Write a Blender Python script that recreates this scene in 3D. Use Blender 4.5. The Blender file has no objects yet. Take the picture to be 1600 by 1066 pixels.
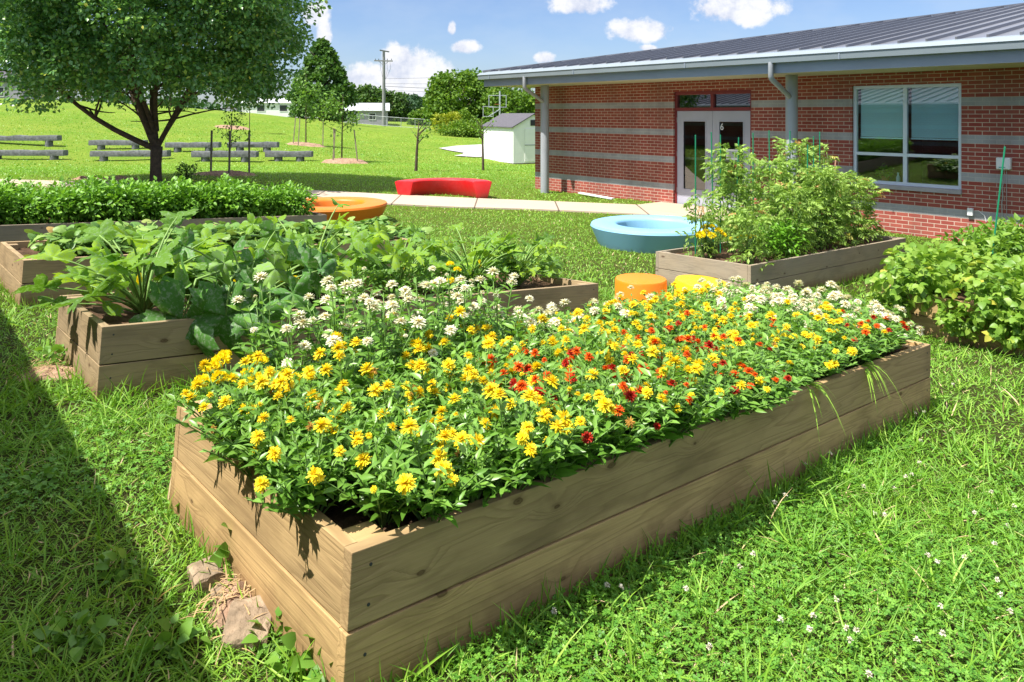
import bpy, bmesh, math
import numpy as np
from mathutils import Vector, Matrix

# ------------------------------------------------------------------ camera, world, sun, exposure
scn = bpy.context.scene
COL = scn.collection
CZ = 2.04
cam_d = bpy.data.cameras.new('camera'); cam = bpy.data.objects.new('camera', cam_d); COL.objects.link(cam)
cam.location = (0, 0, CZ); cam.rotation_euler = (math.radians(90), 0, 0)
cam_d.sensor_width = 36; cam_d.lens = 26.0; cam_d.shift_y = -0.2219
cam_d.clip_start = 0.05; cam_d.clip_end = 3000
scn.camera = cam

SUN_EL = math.radians(59.5)
tv = Vector((0.8486, 0.529, 0)).normalized()
sdir = Vector((tv.x*math.cos(SUN_EL), tv.y*math.cos(SUN_EL), -math.sin(SUN_EL)))
ld = bpy.data.lights.new('sun', 'SUN'); ld.energy = 5.0; ld.angle = math.radians(0.53); ld.color = (1.0, 0.955, 0.87)
sun = bpy.data.objects.new('sun', ld); COL.objects.link(sun)
sun.rotation_euler = sdir.to_track_quat('-Z', 'Y').to_euler(); sun.location = (-20, -12, 40)

scn.view_settings.view_transform = 'Standard'; scn.view_settings.look = 'None'
scn.view_settings.gamma = 1; scn.view_settings.use_curve_mapping = False
scn.view_settings.exposure = 0.80
scn.cycles.max_bounces = 7; scn.cycles.diffuse_bounces = 3; scn.cycles.glossy_bounces = 3
scn.cycles.transmission_bounces = 4; scn.cycles.transparent_max_bounces = 8
scn.cycles.use_denoising = True


class NT:
    """tiny node-tree helper"""
    def __init__(s, tree): s.t = tree; tree.nodes.clear()
    def n(s, typ, **kw):
        nd = s.t.nodes.new(typ)
        for k, v in kw.items():
            if k.startswith('i_'):
                key = k[2:]
                key = int(key) if key.isdigit() else key.replace('_', ' ')
                nd.inputs[key].default_value = v
            else: setattr(nd, k, v)
        return nd
    def l(s, a, b): s.t.links.new(a, b)
    def math(s, op, a, b=None, c=None, clamp=False):
        nd = s.t.nodes.new('ShaderNodeMath'); nd.operation = op; nd.use_clamp = clamp
        for i, v in enumerate((a, b, c)):
            if v is None: continue
            if isinstance(v, (int, float)): nd.inputs[i].default_value = v
            else: s.l(v, nd.inputs[i])
        return nd.outputs[0]
    def vmath(s, op, a, b=None):
        nd = s.t.nodes.new('ShaderNodeVectorMath'); nd.operation = op
        for i, v in enumerate((a, b)):
            if v is None: continue
            if isinstance(v, (tuple, list)): nd.inputs[i].default_value = v
            else: s.l(v, nd.inputs[i])
        return nd.outputs['Value'] if op in ('LENGTH', 'DOT_PRODUCT') else nd.outputs[0]
    def mix(s, f, a, b, mode='MIX'):
        nd = s.t.nodes.new('ShaderNodeMix'); nd.data_type = 'RGBA'; nd.blend_type = mode
        for k, v in ((0, f), (6, a), (7, b)):
            if isinstance(v, (int, float)): nd.inputs[k].default_value = v
            elif isinstance(v, (tuple, list)): nd.inputs[k].default_value = (*v[:3], 1)
            else: s.l(v, nd.inputs[k])
        return nd.outputs[2]
    def ramp(s, f, stops, interp='LINEAR'):
        nd = s.t.nodes.new('ShaderNodeValToRGB'); cr = nd.color_ramp; cr.interpolation = interp
        while len(cr.elements) < len(stops): cr.elements.new(0.5)
        for e, (p, c) in zip(cr.elements, stops):
            e.position = p; e.color = (*c, 1) if isinstance(c, (tuple, list)) else (c, c, c, 1)
        s.l(f, nd.inputs[0]); return nd.outputs[0]
    def noise(s, vec, scale, detail=3, rough=0.55, dist=0.0):
        nd = s.n('ShaderNodeTexNoise'); nd.inputs['Scale'].default_value = scale
        nd.inputs['Detail'].default_value = detail; nd.inputs['Roughness'].default_value = rough
        nd.inputs['Distortion'].default_value = dist
        if vec is not None: s.l(vec, nd.inputs['Vector'])
        return nd.outputs[0]
    def mapping(s, vec, scale=(1, 1, 1), loc=(0, 0, 0)):
        nd = s.n('ShaderNodeMapping'); nd.inputs['Scale'].default_value = scale; nd.inputs['Location'].default_value = loc
        s.l(vec, nd.inputs['Vector']); return nd.outputs[0]


world = bpy.data.worlds.new('World'); scn.world = world; world.use_nodes = True
w = NT(world.node_tree)
sky = w.n('ShaderNodeTexSky', sky_type='NISHITA', sun_disc=False)
sky.sun_elevation = SUN_EL; sky.sun_rotation = math.atan2(-tv.x, -tv.y)
sky.altitude = 200; sky.air_density = 1.0; sky.dust_density = 0.8; sky.ozone_density = 2.0
tc = w.n('ShaderNodeTexCoord')
sp = w.n('ShaderNodeSeparateXYZ'); w.l(tc.outputs['Generated'], sp.inputs[0])
ysafe = w.math('MAXIMUM', sp.outputs[1], 0.05)
uu = w.math('DIVIDE', sp.outputs[0], ysafe); vv = w.math('DIVIDE', sp.outputs[2], ysafe)
cb = w.n('ShaderNodeCombineXYZ'); w.l(uu, cb.inputs[0]); w.l(vv, cb.inputs[1])
P = cb.outputs[0]
nz = w.noise(P, 26, 6, 0.62); nz2 = w.noise(P, 70, 4, 0.6); nb = w.noise(w.mapping(P, (1, 2.2, 1)), 8, 4, 0.55)
best = None
for (px, py, rx, ry) in [(640, 112, 60, 44), (598, 128, 74, 32), (566, 126, 46, 28), (672, 134, 62, 32), (622, 92, 34, 30),
                         (700, 152, 62, 20), (495, 24, 27, 24), (506, 54, 15, 32), (727, 74, 25, 13), (706, 45, 8, 13), (905, 8, 55, 18),
                         (1000, 48, 58, 22), (1150, 12, 84, 32), (850, 91, 20, 11), (1012, 75, 18, 6), (1330, -60, 120, 40), (760, -70, 140, 40)]:
    d = w.vmath('SUBTRACT', P, ((px-800)/1155.6, (178-py)/1155.6, 0))
    d = w.vmath('MULTIPLY', d, (1155.6/rx, 1155.6/ry, 1))
    e = w.math('SUBTRACT', 1.0, w.vmath('LENGTH', d))
    best = e if best is None else w.math('MAXIMUM', best, e)
dens = w.math('ADD', best, w.math('MULTIPLY', w.math('SUBTRACT', nz, 0.5), 1.5))
dens = w.math('ADD', dens, w.math('MULTIPLY', w.math('SUBTRACT', nz2, 0.5), 0.5))
cm = w.n('ShaderNodeMapRange', interpolation_type='SMOOTHSTEP'); w.l(dens, cm.inputs[0])
cm.inputs[1].default_value = -0.02; cm.inputs[2].default_value = 0.42
front = w.math('GREATER_THAN', sp.outputs[1], 0.06)
cmask = w.math('MULTIPLY', w.math('MULTIPLY', cm.outputs[0], front), 0.93)
veil = w.math('MULTIPLY', w.ramp(nb, [(0.40, 0.0), (0.72, 0.22)]), front)
skc = w.vmath('MULTIPLY', sky.outputs[0], (0.067, 0.073, 0.090))
skc2 = w.mix(veil, skc, (0.42, 0.48, 0.56))
ccol = w.ramp(nz, [(0.35, (0.40, 0.43, 0.52)), (0.55, (0.60, 0.60, 0.62))])
hn = w.noise(tc.outputs['Generated'], 3.4, 5, 0.6)
hi = w.n('ShaderNodeMapRange', interpolation_type='SMOOTHSTEP'); w.l(sp.outputs[2], hi.inputs[0]); hi.inputs[1].default_value = 0.24; hi.inputs[2].default_value = 0.42
hmask = w.math('MULTIPLY', w.ramp(hn, [(0.42, 0.0), (0.56, 1.0)]), hi.outputs[0])  # unseen bright cloud cover added above the view to lift the ambient light
skc2 = w.mix(hmask, skc2, (0.88, 0.90, 0.94))
final = w.mix(cmask, skc2, ccol)
bg = w.n('ShaderNodeBackground'); bg.inputs[1].default_value = 1.0; w.l(final, bg.inputs[0])
wo = w.n('ShaderNodeOutputWorld'); w.l(bg.outputs[0], wo.inputs[0])
# NOTE: the Sky Texture itself is scaled by about 0.075 above, the Background then stays at 1

# ------------------------------------------------------------------ helpers
RNG = np.random.default_rng(7)
def R(a): return math.radians(a)

def tag(o, label=None, cat=None, group=None, kind=None):
    if label: o['label'] = label
    if cat: o['category'] = cat
    if group: o['group'] = group
    if kind: o['kind'] = kind
    return o

def empty(name, loc=(0, 0, 0), rz=0.0, mat=None):
    o = bpy.data.objects.new(name, None); COL.objects.link(o); o.empty_display_size = 0.1
    if mat is not None: o.matrix_world = mat
    else: o.location = loc; o.rotation_euler = (0, 0, rz)
    return o

def link(name, me, mats, parent=None, loc=None, rot=None):
    o = bpy.data.objects.new(name, me); COL.objects.link(o)
    if not isinstance(mats, (list, tuple)): mats = [mats]
    for m in mats: me.materials.append(m)
    if parent: o.parent = parent
    if loc is not None: o.location = loc
    if rot is not None: o.rotation_euler = rot
    return o

def fast_mesh(name, V, Q=None, T=None, rnd=None, mq=None, mt=None, smooth=True):
    me = bpy.data.meshes.new(name)
    V = np.asarray(V, np.float32)
    nq = 0 if Q is None else len(Q); nt = 0 if T is None else len(T)
    me.vertices.add(len(V)); me.vertices.foreach_set('co', V.ravel())
    li = []
    if nq: li.append(np.asarray(Q, np.int32).ravel())
    if nt: li.append(np.asarray(T, np.int32).ravel())
    li = np.concatenate(li)
    me.loops.add(len(li)); me.loops.foreach_set('vertex_index', li)
    me.polygons.add(nq+nt)
    st = np.concatenate([np.arange(nq)*4, nq*4+np.arange(nt)*3]).astype(np.int32)
    me.polygons.foreach_set('loop_start', st)
    me.polygons.foreach_set('use_smooth', np.full(nq+nt, smooth))
    if mq is not None or mt is not None:
        mi = np.concatenate([np.zeros(nq, np.int32) if mq is None else np.asarray(mq, np.int32),
                             np.zeros(nt, np.int32) if mt is None else np.asarray(mt, np.int32)])
        me.polygons.foreach_set('material_index', mi)
    me.update(calc_edges=True)
    if rnd is not None:
        a = me.attributes.new('rnd', 'FLOAT', 'POINT'); a.data.foreach_set('value', np.asarray(rnd, np.float32))
    return me

class LB:
    """leaf batch: many transformed copies of small templates in one mesh"""
    def __init__(s): s.V = []; s.Q = []; s.T = []; s.r = []; s.mq = []; s.mt = []; s.n = 0
    def add(s, tmpl, pos, rot, scale, rnd, mi=0):
        tv_, tq, tt = tmpl
        N = len(pos); k = len(tv_)
        scale = np.asarray(scale, float)
        if scale.ndim == 0: scale = np.full(N, float(scale))
        if scale.ndim == 1: scale = scale[:, None].repeat(3, 1)
        v = tv_[None]*scale[:, None, :]
        v = np.einsum('nij,nkj->nki', rot, v) + pos[:, None, :]
        s.V.append(v.reshape(-1, 3)); off = s.n + np.arange(N)*k
        if len(tq): s.Q.append((tq[None]+off[:, None, None]).reshape(-1, 4)); s.mq.append(np.full(N*len(tq), mi))
        if len(tt): s.T.append((tt[None]+off[:, None, None]).reshape(-1, 3)); s.mt.append(np.full(N*len(tt), mi))
        s.r.append(np.repeat(np.asarray(rnd, float)*np.ones(N), k)); s.n += N*k
    def tube(s, pts, rad, sides=5, rnd=0.5, mi=1):
        pts = np.asarray(pts, float); m = len(pts)
        rad = np.asarray(rad, float)*np.ones(m)
        d = np.gradient(pts, axis=0); d /= np.linalg.norm(d, axis=1)[:, None]+1e-9
        ref = np.array([0, 0, 1.0]) if abs(d[0, 2]) < 0.9 else np.array([1.0, 0, 0])
        a = np.cross(d, ref); a /= np.linalg.norm(a, axis=1)[:, None]+1e-9
        b = np.cross(d, a); th = np.arange(sides)*2*np.pi/sides
        v = pts[:, None]+rad[:, None, None]*(np.cos(th)[None, :, None]*a[:, None]+np.sin(th)[None, :, None]*b[:, None])
        i = np.arange(m-1)[:, None]*sides; j = np.arange(sides)[None]; j2 = (j+1) % sides
        q = np.stack([i+j, i+j2, i+sides+j2, i+sides+j], -1).reshape(-1, 4)+s.n
        s.V.append(v.reshape(-1, 3)); s.Q.append(q); s.mq.append(np.full(len(q), mi))
        s.T.append(np.array([[s.n+(m-1)*sides, s.n+(m-1)*sides+k, s.n+(m-1)*sides+k+1] for k in range(1, sides-1)])); s.mt.append(np.full(sides-2, mi))
        s.r.append(np.full(m*sides, rnd)); s.n += m*sides
    def mesh(s, name, smooth=True):
        return fast_mesh(name, np.concatenate(s.V), np.concatenate(s.Q) if s.Q else None, np.concatenate(s.T) if s.T else None,
                         np.concatenate(s.r), np.concatenate(s.mq) if s.mq else None, np.concatenate(s.mt) if s.mt else None, smooth)

def orient(d, up=None, roll=None):
    """rotation matrices with local x along d and local z near up"""
    d = np.asarray(d, float); d = d/(np.linalg.norm(d, axis=1)[:, None]+1e-9); N = len(d)
    if up is None: up = np.tile([0, 0, 1.0], (N, 1))
    up = up+1e-3*np.array([0.3, 0.5, 0.1])
    y = np.cross(up, d); ny = np.linalg.norm(y, axis=1)[:, None]; y = y/(ny+1e-9)
    z = np.cross(d, y)
    if roll is not None:
        c, s_ = np.cos(roll)[:, None], np.sin(roll)[:, None]
        y, z = y*c+z*s_, z*c-y*s_
    return np.stack([d, y, z], 2)

def rdirs(n, rng, zlo=-1.0, zhi=1.0):
    z = rng.uniform(zlo, zhi, n); a = rng.uniform(0, 2*np.pi, n); r = np.sqrt(np.maximum(0, 1-z*z))
    return np.stack([r*np.cos(a), r*np.sin(a), z], 1)

def blade_leaf(nseg=3, width=0.3, fold=0.15, curl=0.25, prof=None, wave=0.0):
    if prof is None: prof = lambda t: np.sin(np.pi*min(1, t**0.75*1.0))**0.8 if 0 < t < 1 else 0.03
    V = []; Qs = []
    for i in range(nseg+1):
        t = i/nseg; wd = width*0.5*prof(t); z = -curl*t*t
        V += [(t, -wd, z+fold*wd*2+wave*math.sin(t*9)), (t, 0, z), (t, wd, z+fold*wd*2+wave*math.cos(t*8))]
    for i in range(nseg):
        a = i*3; Qs += [(a, a+3, a+4, a+1), (a+1, a+4, a+5, a+2)]
    return (np.array(V, float), np.array(Qs, int), np.zeros((0, 3), int))

def polar_leaf(rfun, nth=26, rings=(0.5, 1.0), droop=0.25, ruff=0.05, lobes=5, cup=0.0):
    V = [(0, 0, 0)]; th = np.linspace(-R(165), R(165), nth)
    for k, f in enumerate(rings):
        for a in th:
            r = rfun(a)*f; x, y = r*math.cos(a), r*math.sin(a)
            V.append((x, y, -droop*r*r*max(0.2, math.cos(a)+.6)+ruff*f*math.sin(a*lobes*1.1+1)+cup*abs(y)))
    T = []; Qs = []
    for i in range(nth-1):
        T.append((0, 1+i, 2+i))
        for k in range(len(rings)-1):
            b = 1+k*nth; Qs.append((b+i, b+nth+i, b+nth+i+1, b+i+1))
    return (np.array(V, float), np.array(Qs, int) if Qs else np.zeros((0, 4), int), np.array(T, int))

L_LANCE = blade_leaf(3, 0.34, 0.18, 0.22)
L_OVATE = blade_leaf(3, 0.55, 0.14, 0.18)
L_SMALL = blade_leaf(2, 0.50, 0.15, 0.15, prof=lambda t: {0: .08, .5: 1, 1: .05}[t])
L_TREE = blade_leaf(2, 0.78, 0.12, 0.1, prof=lambda t: {0: .25, .5: 1, 1: .08}[t])
L_BEAN = blade_leaf(4, 0.85, 0.10, 0.22, prof=lambda t: [0.35, 1.0, 0.92, 0.55, 0.03][int(round(t*4))])
L_BLADE = blade_leaf(3, 0.07, 0.3, 0.35, prof=lambda t: [1, .95, .7, .05][int(round(t*3))])
def zuc_r(a):
    l = abs(math.sin(2.5*a+math.pi/2))
    return (0.60+0.40*math.cos(a*0.5))*(0.40+0.66*l**1.1)*(1+0.10*math.sin(a*29))
L_ZUC = polar_leaf(zuc_r, 64, (0.3, 0.65, 1.0), 0.30, 0.085, cup=0.38)
L_VINE = polar_leaf(lambda a: (0.7+0.3*math.cos(a*0.6))*(0.86+0.12*math.cos(3*a)), 16, (0.55, 1.0), 0.3, 0.05)

class MB:
    """hard-surface mesh builder"""
    def __init__(s): s.V = []; s.F = []; s.m = []
    def face(s, pts, mi=0):
        a = len(s.V); s.V += [tuple(p) for p in pts]; s.F.append(tuple(range(a, a+len(pts)))); s.m.append(mi)
    def box(s, lo, hi, mi=0, M=None):
        x0, y0, z0 = lo; x1, y1, z1 = hi; a = len(s.V)
        v = [(x0, y0, z0), (x1, y0, z0), (x1, y1, z0), (x0, y1, z0), (x0, y0, z1), (x1, y0, z1), (x1, y1, z1), (x0, y1, z1)]
        if M is not None: v = [tuple(M @ Vector(p)) for p in v]
        s.V += v
        for f in ((3, 2, 1, 0), (4, 5, 6, 7), (0, 1, 5, 4), (1, 2, 6, 5), (2, 3, 7, 6), (3, 0, 4, 7)):
            s.F.append(tuple(a+i for i in f)); s.m.append(mi)
    def beam(s, p, q, wd, h=None, mi=0):
        p, q = Vector(p), Vector(q); d = q-p; L = d.length; h = h or wd
        M = Matrix.Translation(p) @ d.to_track_quat('X', 'Z').to_matrix().to_4x4()
        s.box((0, -wd/2, -h/2), (L, wd/2, h/2), mi, M)
    def tube(s, pts, rad, sides=10, mi=0, caps=True):
        pts = [Vector(p) for p in pts]; n = len(pts); rad = rad if isinstance(rad, (list, tuple)) else [rad]*n
        a0 = len(s.V); prev = None
        for i, p in enumerate(pts):
            d = (pts[min(i+1, n-1)]-pts[max(i-1, 0)]).normalized()
            if prev is None: u = d.orthogonal().normalized()
            else: u = (prev-d*prev.dot(d)).normalized()
            prev = u; v = d.cross(u)
            for k in range(sides):
                a = 2*math.pi*k/sides; s.V.append(tuple(p+(u*math.cos(a)+v*math.sin(a))*rad[i]))
        for i in range(n-1):
            for k in range(sides):
                k2 = (k+1) % sides; b = a0+i*sides
                s.F.append((b+k, b+k2, b+sides+k2, b+sides+k)); s.m.append(mi)
        if caps:
            s.F.append(tuple(a0+k for k in reversed(range(sides)))); s.m.append(mi)
            s.F.append(tuple(a0+(n-1)*sides+k for k in range(sides))); s.m.append(mi)
    def lathe(s, prof, sides=48, mi=0, a0=0.0, a1=2*math.pi, closed_prof=False):
        full = abs(a1-a0-2*math.pi) < 1e-6; ns = sides if full else sides+1; b0 = len(s.V); m = len(prof)
        for i in range(ns):
            a = a0+(a1-a0)*i/sides
            for (r, z) in prof: s.V.append((r*math.cos(a), r*math.sin(a), z))
        rng_ = m if closed_prof else m-1
        for i in range(sides):
            i2 = (i+1) % ns
            for k in range(rng_):
                k2 = (k+1) % m
                s.F.append((b0+i*m+k, b0+i2*m+k, b0+i2*m+k2, b0+i*m+k2)); s.m.append(mi)
        if not full and closed_prof:
            s.F.append(tuple(b0+k for k in range(m))); s.m.append(mi)
            s.F.append(tuple(b0+sides*m+k for k in reversed(range(m)))); s.m.append(mi)
    def prism(s, poly, z0, z1, mi=0):
        a = len(s.V); n = len(poly)
        s.V += [(x, y, z0) for x, y in poly]+[(x, y, z1) for x, y in poly]
        s.F.append(tuple(a+i for i in reversed(range(n)))); s.m.append(mi)
        s.F.append(tuple(a+n+i for i in range(n))); s.m.append(mi)
        for i in range(n):
            j = (i+1) % n; s.F.append((a+i, a+j, a+n+j, a+n+i)); s.m.append(mi)
    def build(s, name, mats, parent=None, smooth=False, bevel=0.0, loc=None, rot=None, merge=False, seg=2):
        me = bpy.data.meshes.new(name); me.from_pydata(s.V, [], s.F)
        me.polygons.foreach_set('material_index', s.m)
        bm = bmesh.new(); bm.from_mesh(me)
        if merge or bevel: bmesh.ops.remove_doubles(bm, verts=bm.verts, dist=1e-5)
        bmesh.ops.recalc_face_normals(bm, faces=bm.faces)
        if bevel:
            ed = [e for e in bm.edges if len(e.link_faces) == 2 and e.calc_face_angle(0) > R(28)]
            bmesh.ops.bevel(bm, geom=ed, offset=bevel, segments=seg, affect='EDGES', profile=0.6)
        bm.to_mesh(me); bm.free()
        me.polygons.foreach_set('use_smooth', [smooth]*len(me.polygons))
        o = link(name, me, mats, parent, loc, rot)
        if smooth:
            try: me.set_sharp_from_angle(angle=R(40))
            except Exception: pass
        return o

# ------------------------------------------------------------------ materials
def new_mat(name):
    m = bpy.data.materials.new(name); m.use_nodes = True; return m, NT(m.node_tree)

def pbr(name, col, rough=0.6, spec=0.4, metal=0.0, var=0.12, scale=6.0, bump=0.0, bscale=60.0, coords='Object'):
    m, t = new_mat(name); tc = t.n('ShaderNodeTexCoord').outputs[coords]
    n = t.noise(tc, scale, 4); c = t.mix(t.ramp(n, [(0.3, 0.0), (0.7, 1.0)]), tuple(x*(1-var) for x in col), tuple(min(1, x*(1+var)) for x in col))
    b = t.n('ShaderNodeBsdfPrincipled'); t.l(c, b.inputs['Base Color']); b.inputs['Roughness'].default_value = rough
    b.inputs['Metallic'].default_value = metal; b.inputs['Specular IOR Level'].default_value = spec
    if bump:
        bp = t.n('ShaderNodeBump'); bp.inputs['Strength'].default_value = bump; bp.inputs['Distance'].default_value = 0.01
        t.l(t.noise(tc, bscale, 4), bp.inputs['Height']); t.l(bp.outputs[0], b.inputs['Normal'])
    o = t.n('ShaderNodeOutputMaterial'); t.l(b.outputs[0], o.inputs[0]); return m

def plastic(name, col):
    m, t = new_mat(name); tc = t.n('ShaderNodeTexCoord').outputs['Object']; s = t.n('ShaderNodeSeparateXYZ'); t.l(tc, s.inputs[0])
    c = t.mix(t.math('MULTIPLY', t.ramp(t.noise(tc, 3, 5, 0.6), [(0.35, 0), (0.7, 1)]), 0.22), col, tuple(min(1, x*.75+.10) for x in col))
    low = t.math('MULTIPLY', t.ramp(s.outputs[2], [(0.0, 1.0), (0.14, 0.0)]), t.ramp(t.noise(tc, 9, 5, 0.65), [(0.35, 0.2), (0.65, 1)]))
    c = t.mix(t.math('MULTIPLY', low, 0.55), c, (0.16, 0.12, 0.06))
    sc = t.ramp(t.noise(t.mapping(tc, (2, 2, 14)), 6, 5, 0.7), [(0.62, 0), (0.70, 1)])
    c = t.mix(t.math('MULTIPLY', sc, 0.25), c, tuple(x*.5 for x in col))
    b = t.n('ShaderNodeBsdfPrincipled'); t.l(c, b.inputs['Base Color']); t.l(t.math('ADD', t.math('MULTIPLY', t.noise(tc, 12, 4), .25), .32), b.inputs['Roughness'])
    b.inputs['Specular IOR Level'].default_value = 0.4
    bp = t.n('ShaderNodeBump'); bp.inputs['Strength'].default_value = 0.15; bp.inputs['Distance'].default_value = 0.01
    t.l(t.noise(tc, 220, 3), bp.inputs['Height']); t.l(bp.outputs[0], b.inputs['Normal'])
    o = t.n('ShaderNodeOutputMaterial'); t.l(b.outputs[0], o.inputs[0]); return m

def leafmat(name, stops, trans=0.35, rough=0.45, spec=0.35, mottling=None):
    m, t = new_mat(name)
    at = t.n('ShaderNodeAttribute', attribute_name='rnd'); c = t.ramp(at.outputs['Fac'], stops)
    if mottling:
        tc = t.n('ShaderNodeTexCoord').outputs['Object']
        c = t.mix(t.ramp(t.noise(tc, mottling[1], 3, 0.6), [(0.50, 0.0), (0.66, 1.0)]), c, mottling[0])
    b = t.n('ShaderNodeBsdfPrincipled'); t.l(c, b.inputs['Base Color']); b.inputs['Roughness'].default_value = rough
    b.inputs['Specular IOR Level'].default_value = spec
    tr = t.n('ShaderNodeBsdfTranslucent'); t.l(t.mix(1.0, c, (1.12, 1.12, 0.6), 'MULTIPLY'), tr.inputs[0])
    mx = t.n('ShaderNodeMixShader'); mx.inputs[0].default_value = trans
    t.l(b.outputs[0], mx.inputs[1]); t.l(tr.outputs[0], mx.inputs[2])
    o = t.n('ShaderNodeOutputMaterial'); t.l(mx.outputs[0], o.inputs[0]); return m

def wood(name, light, dark, grey=None, greyamt=0.0, foot=False):
    m, t = new_mat(name); tc = t.n('ShaderNodeTexCoord').outputs['Object']
    oi = t.n('ShaderNodeObjectInfo').outputs['Random']
    off = t.n('ShaderNodeCombineXYZ'); t.l(t.math('MULTIPLY', oi, 37.0), off.inputs[0]); t.l(t.math('MULTIPLY', oi, 11.3), off.inputs[2])
    p = t.vmath('ADD', tc, off.outputs[0])
    # knots
    vo = t.n('ShaderNodeTexVoronoi', feature='F1', voronoi_dimensions='2D'); vo.inputs['Scale'].default_value = 1.0
    sx_ = t.n('ShaderNodeSeparateXYZ'); t.l(p, sx_.inputs[0]); cx_ = t.n('ShaderNodeCombineXYZ')
    t.l(t.math('MULTIPLY', sx_.outputs[0], 2.3), cx_.inputs[0]); t.l(t.math('MULTIPLY', sx_.outputs[2], 5.2), cx_.inputs[1]); t.l(cx_.outputs[0], vo.inputs['Vector'])
    sc_ = t.n('ShaderNodeSeparateColor'); t.l(vo.outputs['Color'], sc_.inputs[0])
    kd = t.math('ADD', t.math('ADD', vo.outputs['Distance'], t.math('MULTIPLY', t.math('LESS_THAN', sc_.outputs[0], 0.55), 1.0)), t.math('MULTIPLY', sc_.outputs[1], 0.028))
    kd = t.math('ADD', kd, t.math('MULTIPLY', t.math('SUBTRACT', t.noise(p, 40, 2), 0.5), 0.035))
    warp = t.math('MULTIPLY', t.math('SUBTRACT', 1.0, t.math('MULTIPLY', kd, 3.4), clamp=True), 0.05)
    wv = t.n('ShaderNodeCombineXYZ'); t.l(warp, wv.inputs[2])
    pw = t.vmath('ADD', p, wv.outputs[0])
    g1 = t.noise(t.mapping(pw, (0.55, 5, 8.5)), 1.0, 2, 0.45, 0.25)
    g1l = t.math('FRACT', t.math('MULTIPLY', g1, 15.0))
    lines = t.ramp(g1l, [(0.0, 0.0), (0.5, 0.15), (0.88, 1.0), (1.0, 0.0)])
    g2 = t.noise(t.mapping(p, (5, 60, 160)), 1.0, 3, 0.6)
    c = t.mix(t.math('MULTIPLY', lines, 0.50), light, dark)
    c = t.mix(t.math('MULTIPLY', t.ramp(g2, [(0.35, 0), (0.75, 1)]), 0.30), c, dark)
    st = t.noise(t.mapping(p, (1.3, 3, 3)), 1.6, 4, 0.6)
    c = t.mix(t.math('MULTIPLY', t.ramp(st, [(0.47, 0), (0.70, 1)]), 0.55), c, tuple(x*0.55 for x in dark))
    tint = t.ramp(oi, [(0.0, (0.86, 0.86, 0.88)), (0.5, (1.0, 0.99, 0.96)), (1.0, (1.1, 1.06, 1.0))])
    c = t.mix(1.0, c, tint, 'MULTIPLY')
    if grey: c = t.mix(t.math('MULTIPLY', t.ramp(t.noise(p, 2.2, 4), [(0.3, 0.4), (0.7, 1)]), greyamt), c, grey)
    kn = t.ramp(kd, [(0.0, 1.0), (0.03, 0.8), (0.045, 1.0), (0.055, 0.35), (0.10, 0.0)])
    c = t.mix(t.math('MULTIPLY', kn, 0.85), c, (0.075, 0.035, 0.016))
    if foot:   # soil-splashed foot of the lower boards with an uneven edge (a real stain)
        so = t.n('ShaderNodeSeparateXYZ'); t.l(tc, so.inputs[0]); hgt = t.math('ADD', so.outputs[2], t.math('MULTIPLY', t.math('SUBTRACT', t.noise(t.mapping(p, (1, 1, .6)), 7, 5, .65), 0.5), 0.16))
        c = t.mix(t.math('MULTIPLY', t.ramp(hgt, [(0.03, 1.0), (0.13, 0.0)]), 0.72), c, (0.17, 0.085, 0.042))
    b = t.n('ShaderNodeBsdfPrincipled'); t.l(c, b.inputs['Base Color']); b.inputs['Roughness'].default_value = 0.75
    b.inputs['Specular IOR Level'].default_value = 0.25
    bp = t.n('ShaderNodeBump'); bp.inputs['Strength'].default_value = 0.45; bp.inputs['Distance'].default_value = 0.003
    t.l(t.math('ADD', g2, t.math('MULTIPLY', lines, -0.4)), bp.inputs['Height']); t.l(bp.outputs[0], b.inputs['Normal'])
    o = t.n('ShaderNodeOutputMaterial'); t.l(b.outputs[0], o.inputs[0]); return m

def glassmat(name, tint=(0.75, 0.85, 0.85), ior=1.5):
    m, t = new_mat(name)
    tr = t.n('ShaderNodeBsdfTransparent'); tr.inputs[0].default_value = (*tint, 1)
    gl = t.n('ShaderNodeBsdfGlossy'); gl.inputs['Roughness'].default_value = 0.0; gl.inputs[0].default_value = (0.95, 0.98, 1, 1)
    fr = t.n('ShaderNodeFresnel'); fr.inputs[0].default_value = ior
    mx = t.n('ShaderNodeMixShader'); t.l(t.math('ADD', t.math('MULTIPLY', fr.outputs[0], 1.0), 0.12, clamp=True), mx.inputs[0]); t.l(tr.outputs[0], mx.inputs[1]); t.l(gl.outputs[0], mx.inputs[2])
    o = t.n('ShaderNodeOutputMaterial'); t.l(mx.outputs[0], o.inputs[0]); return m

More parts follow.
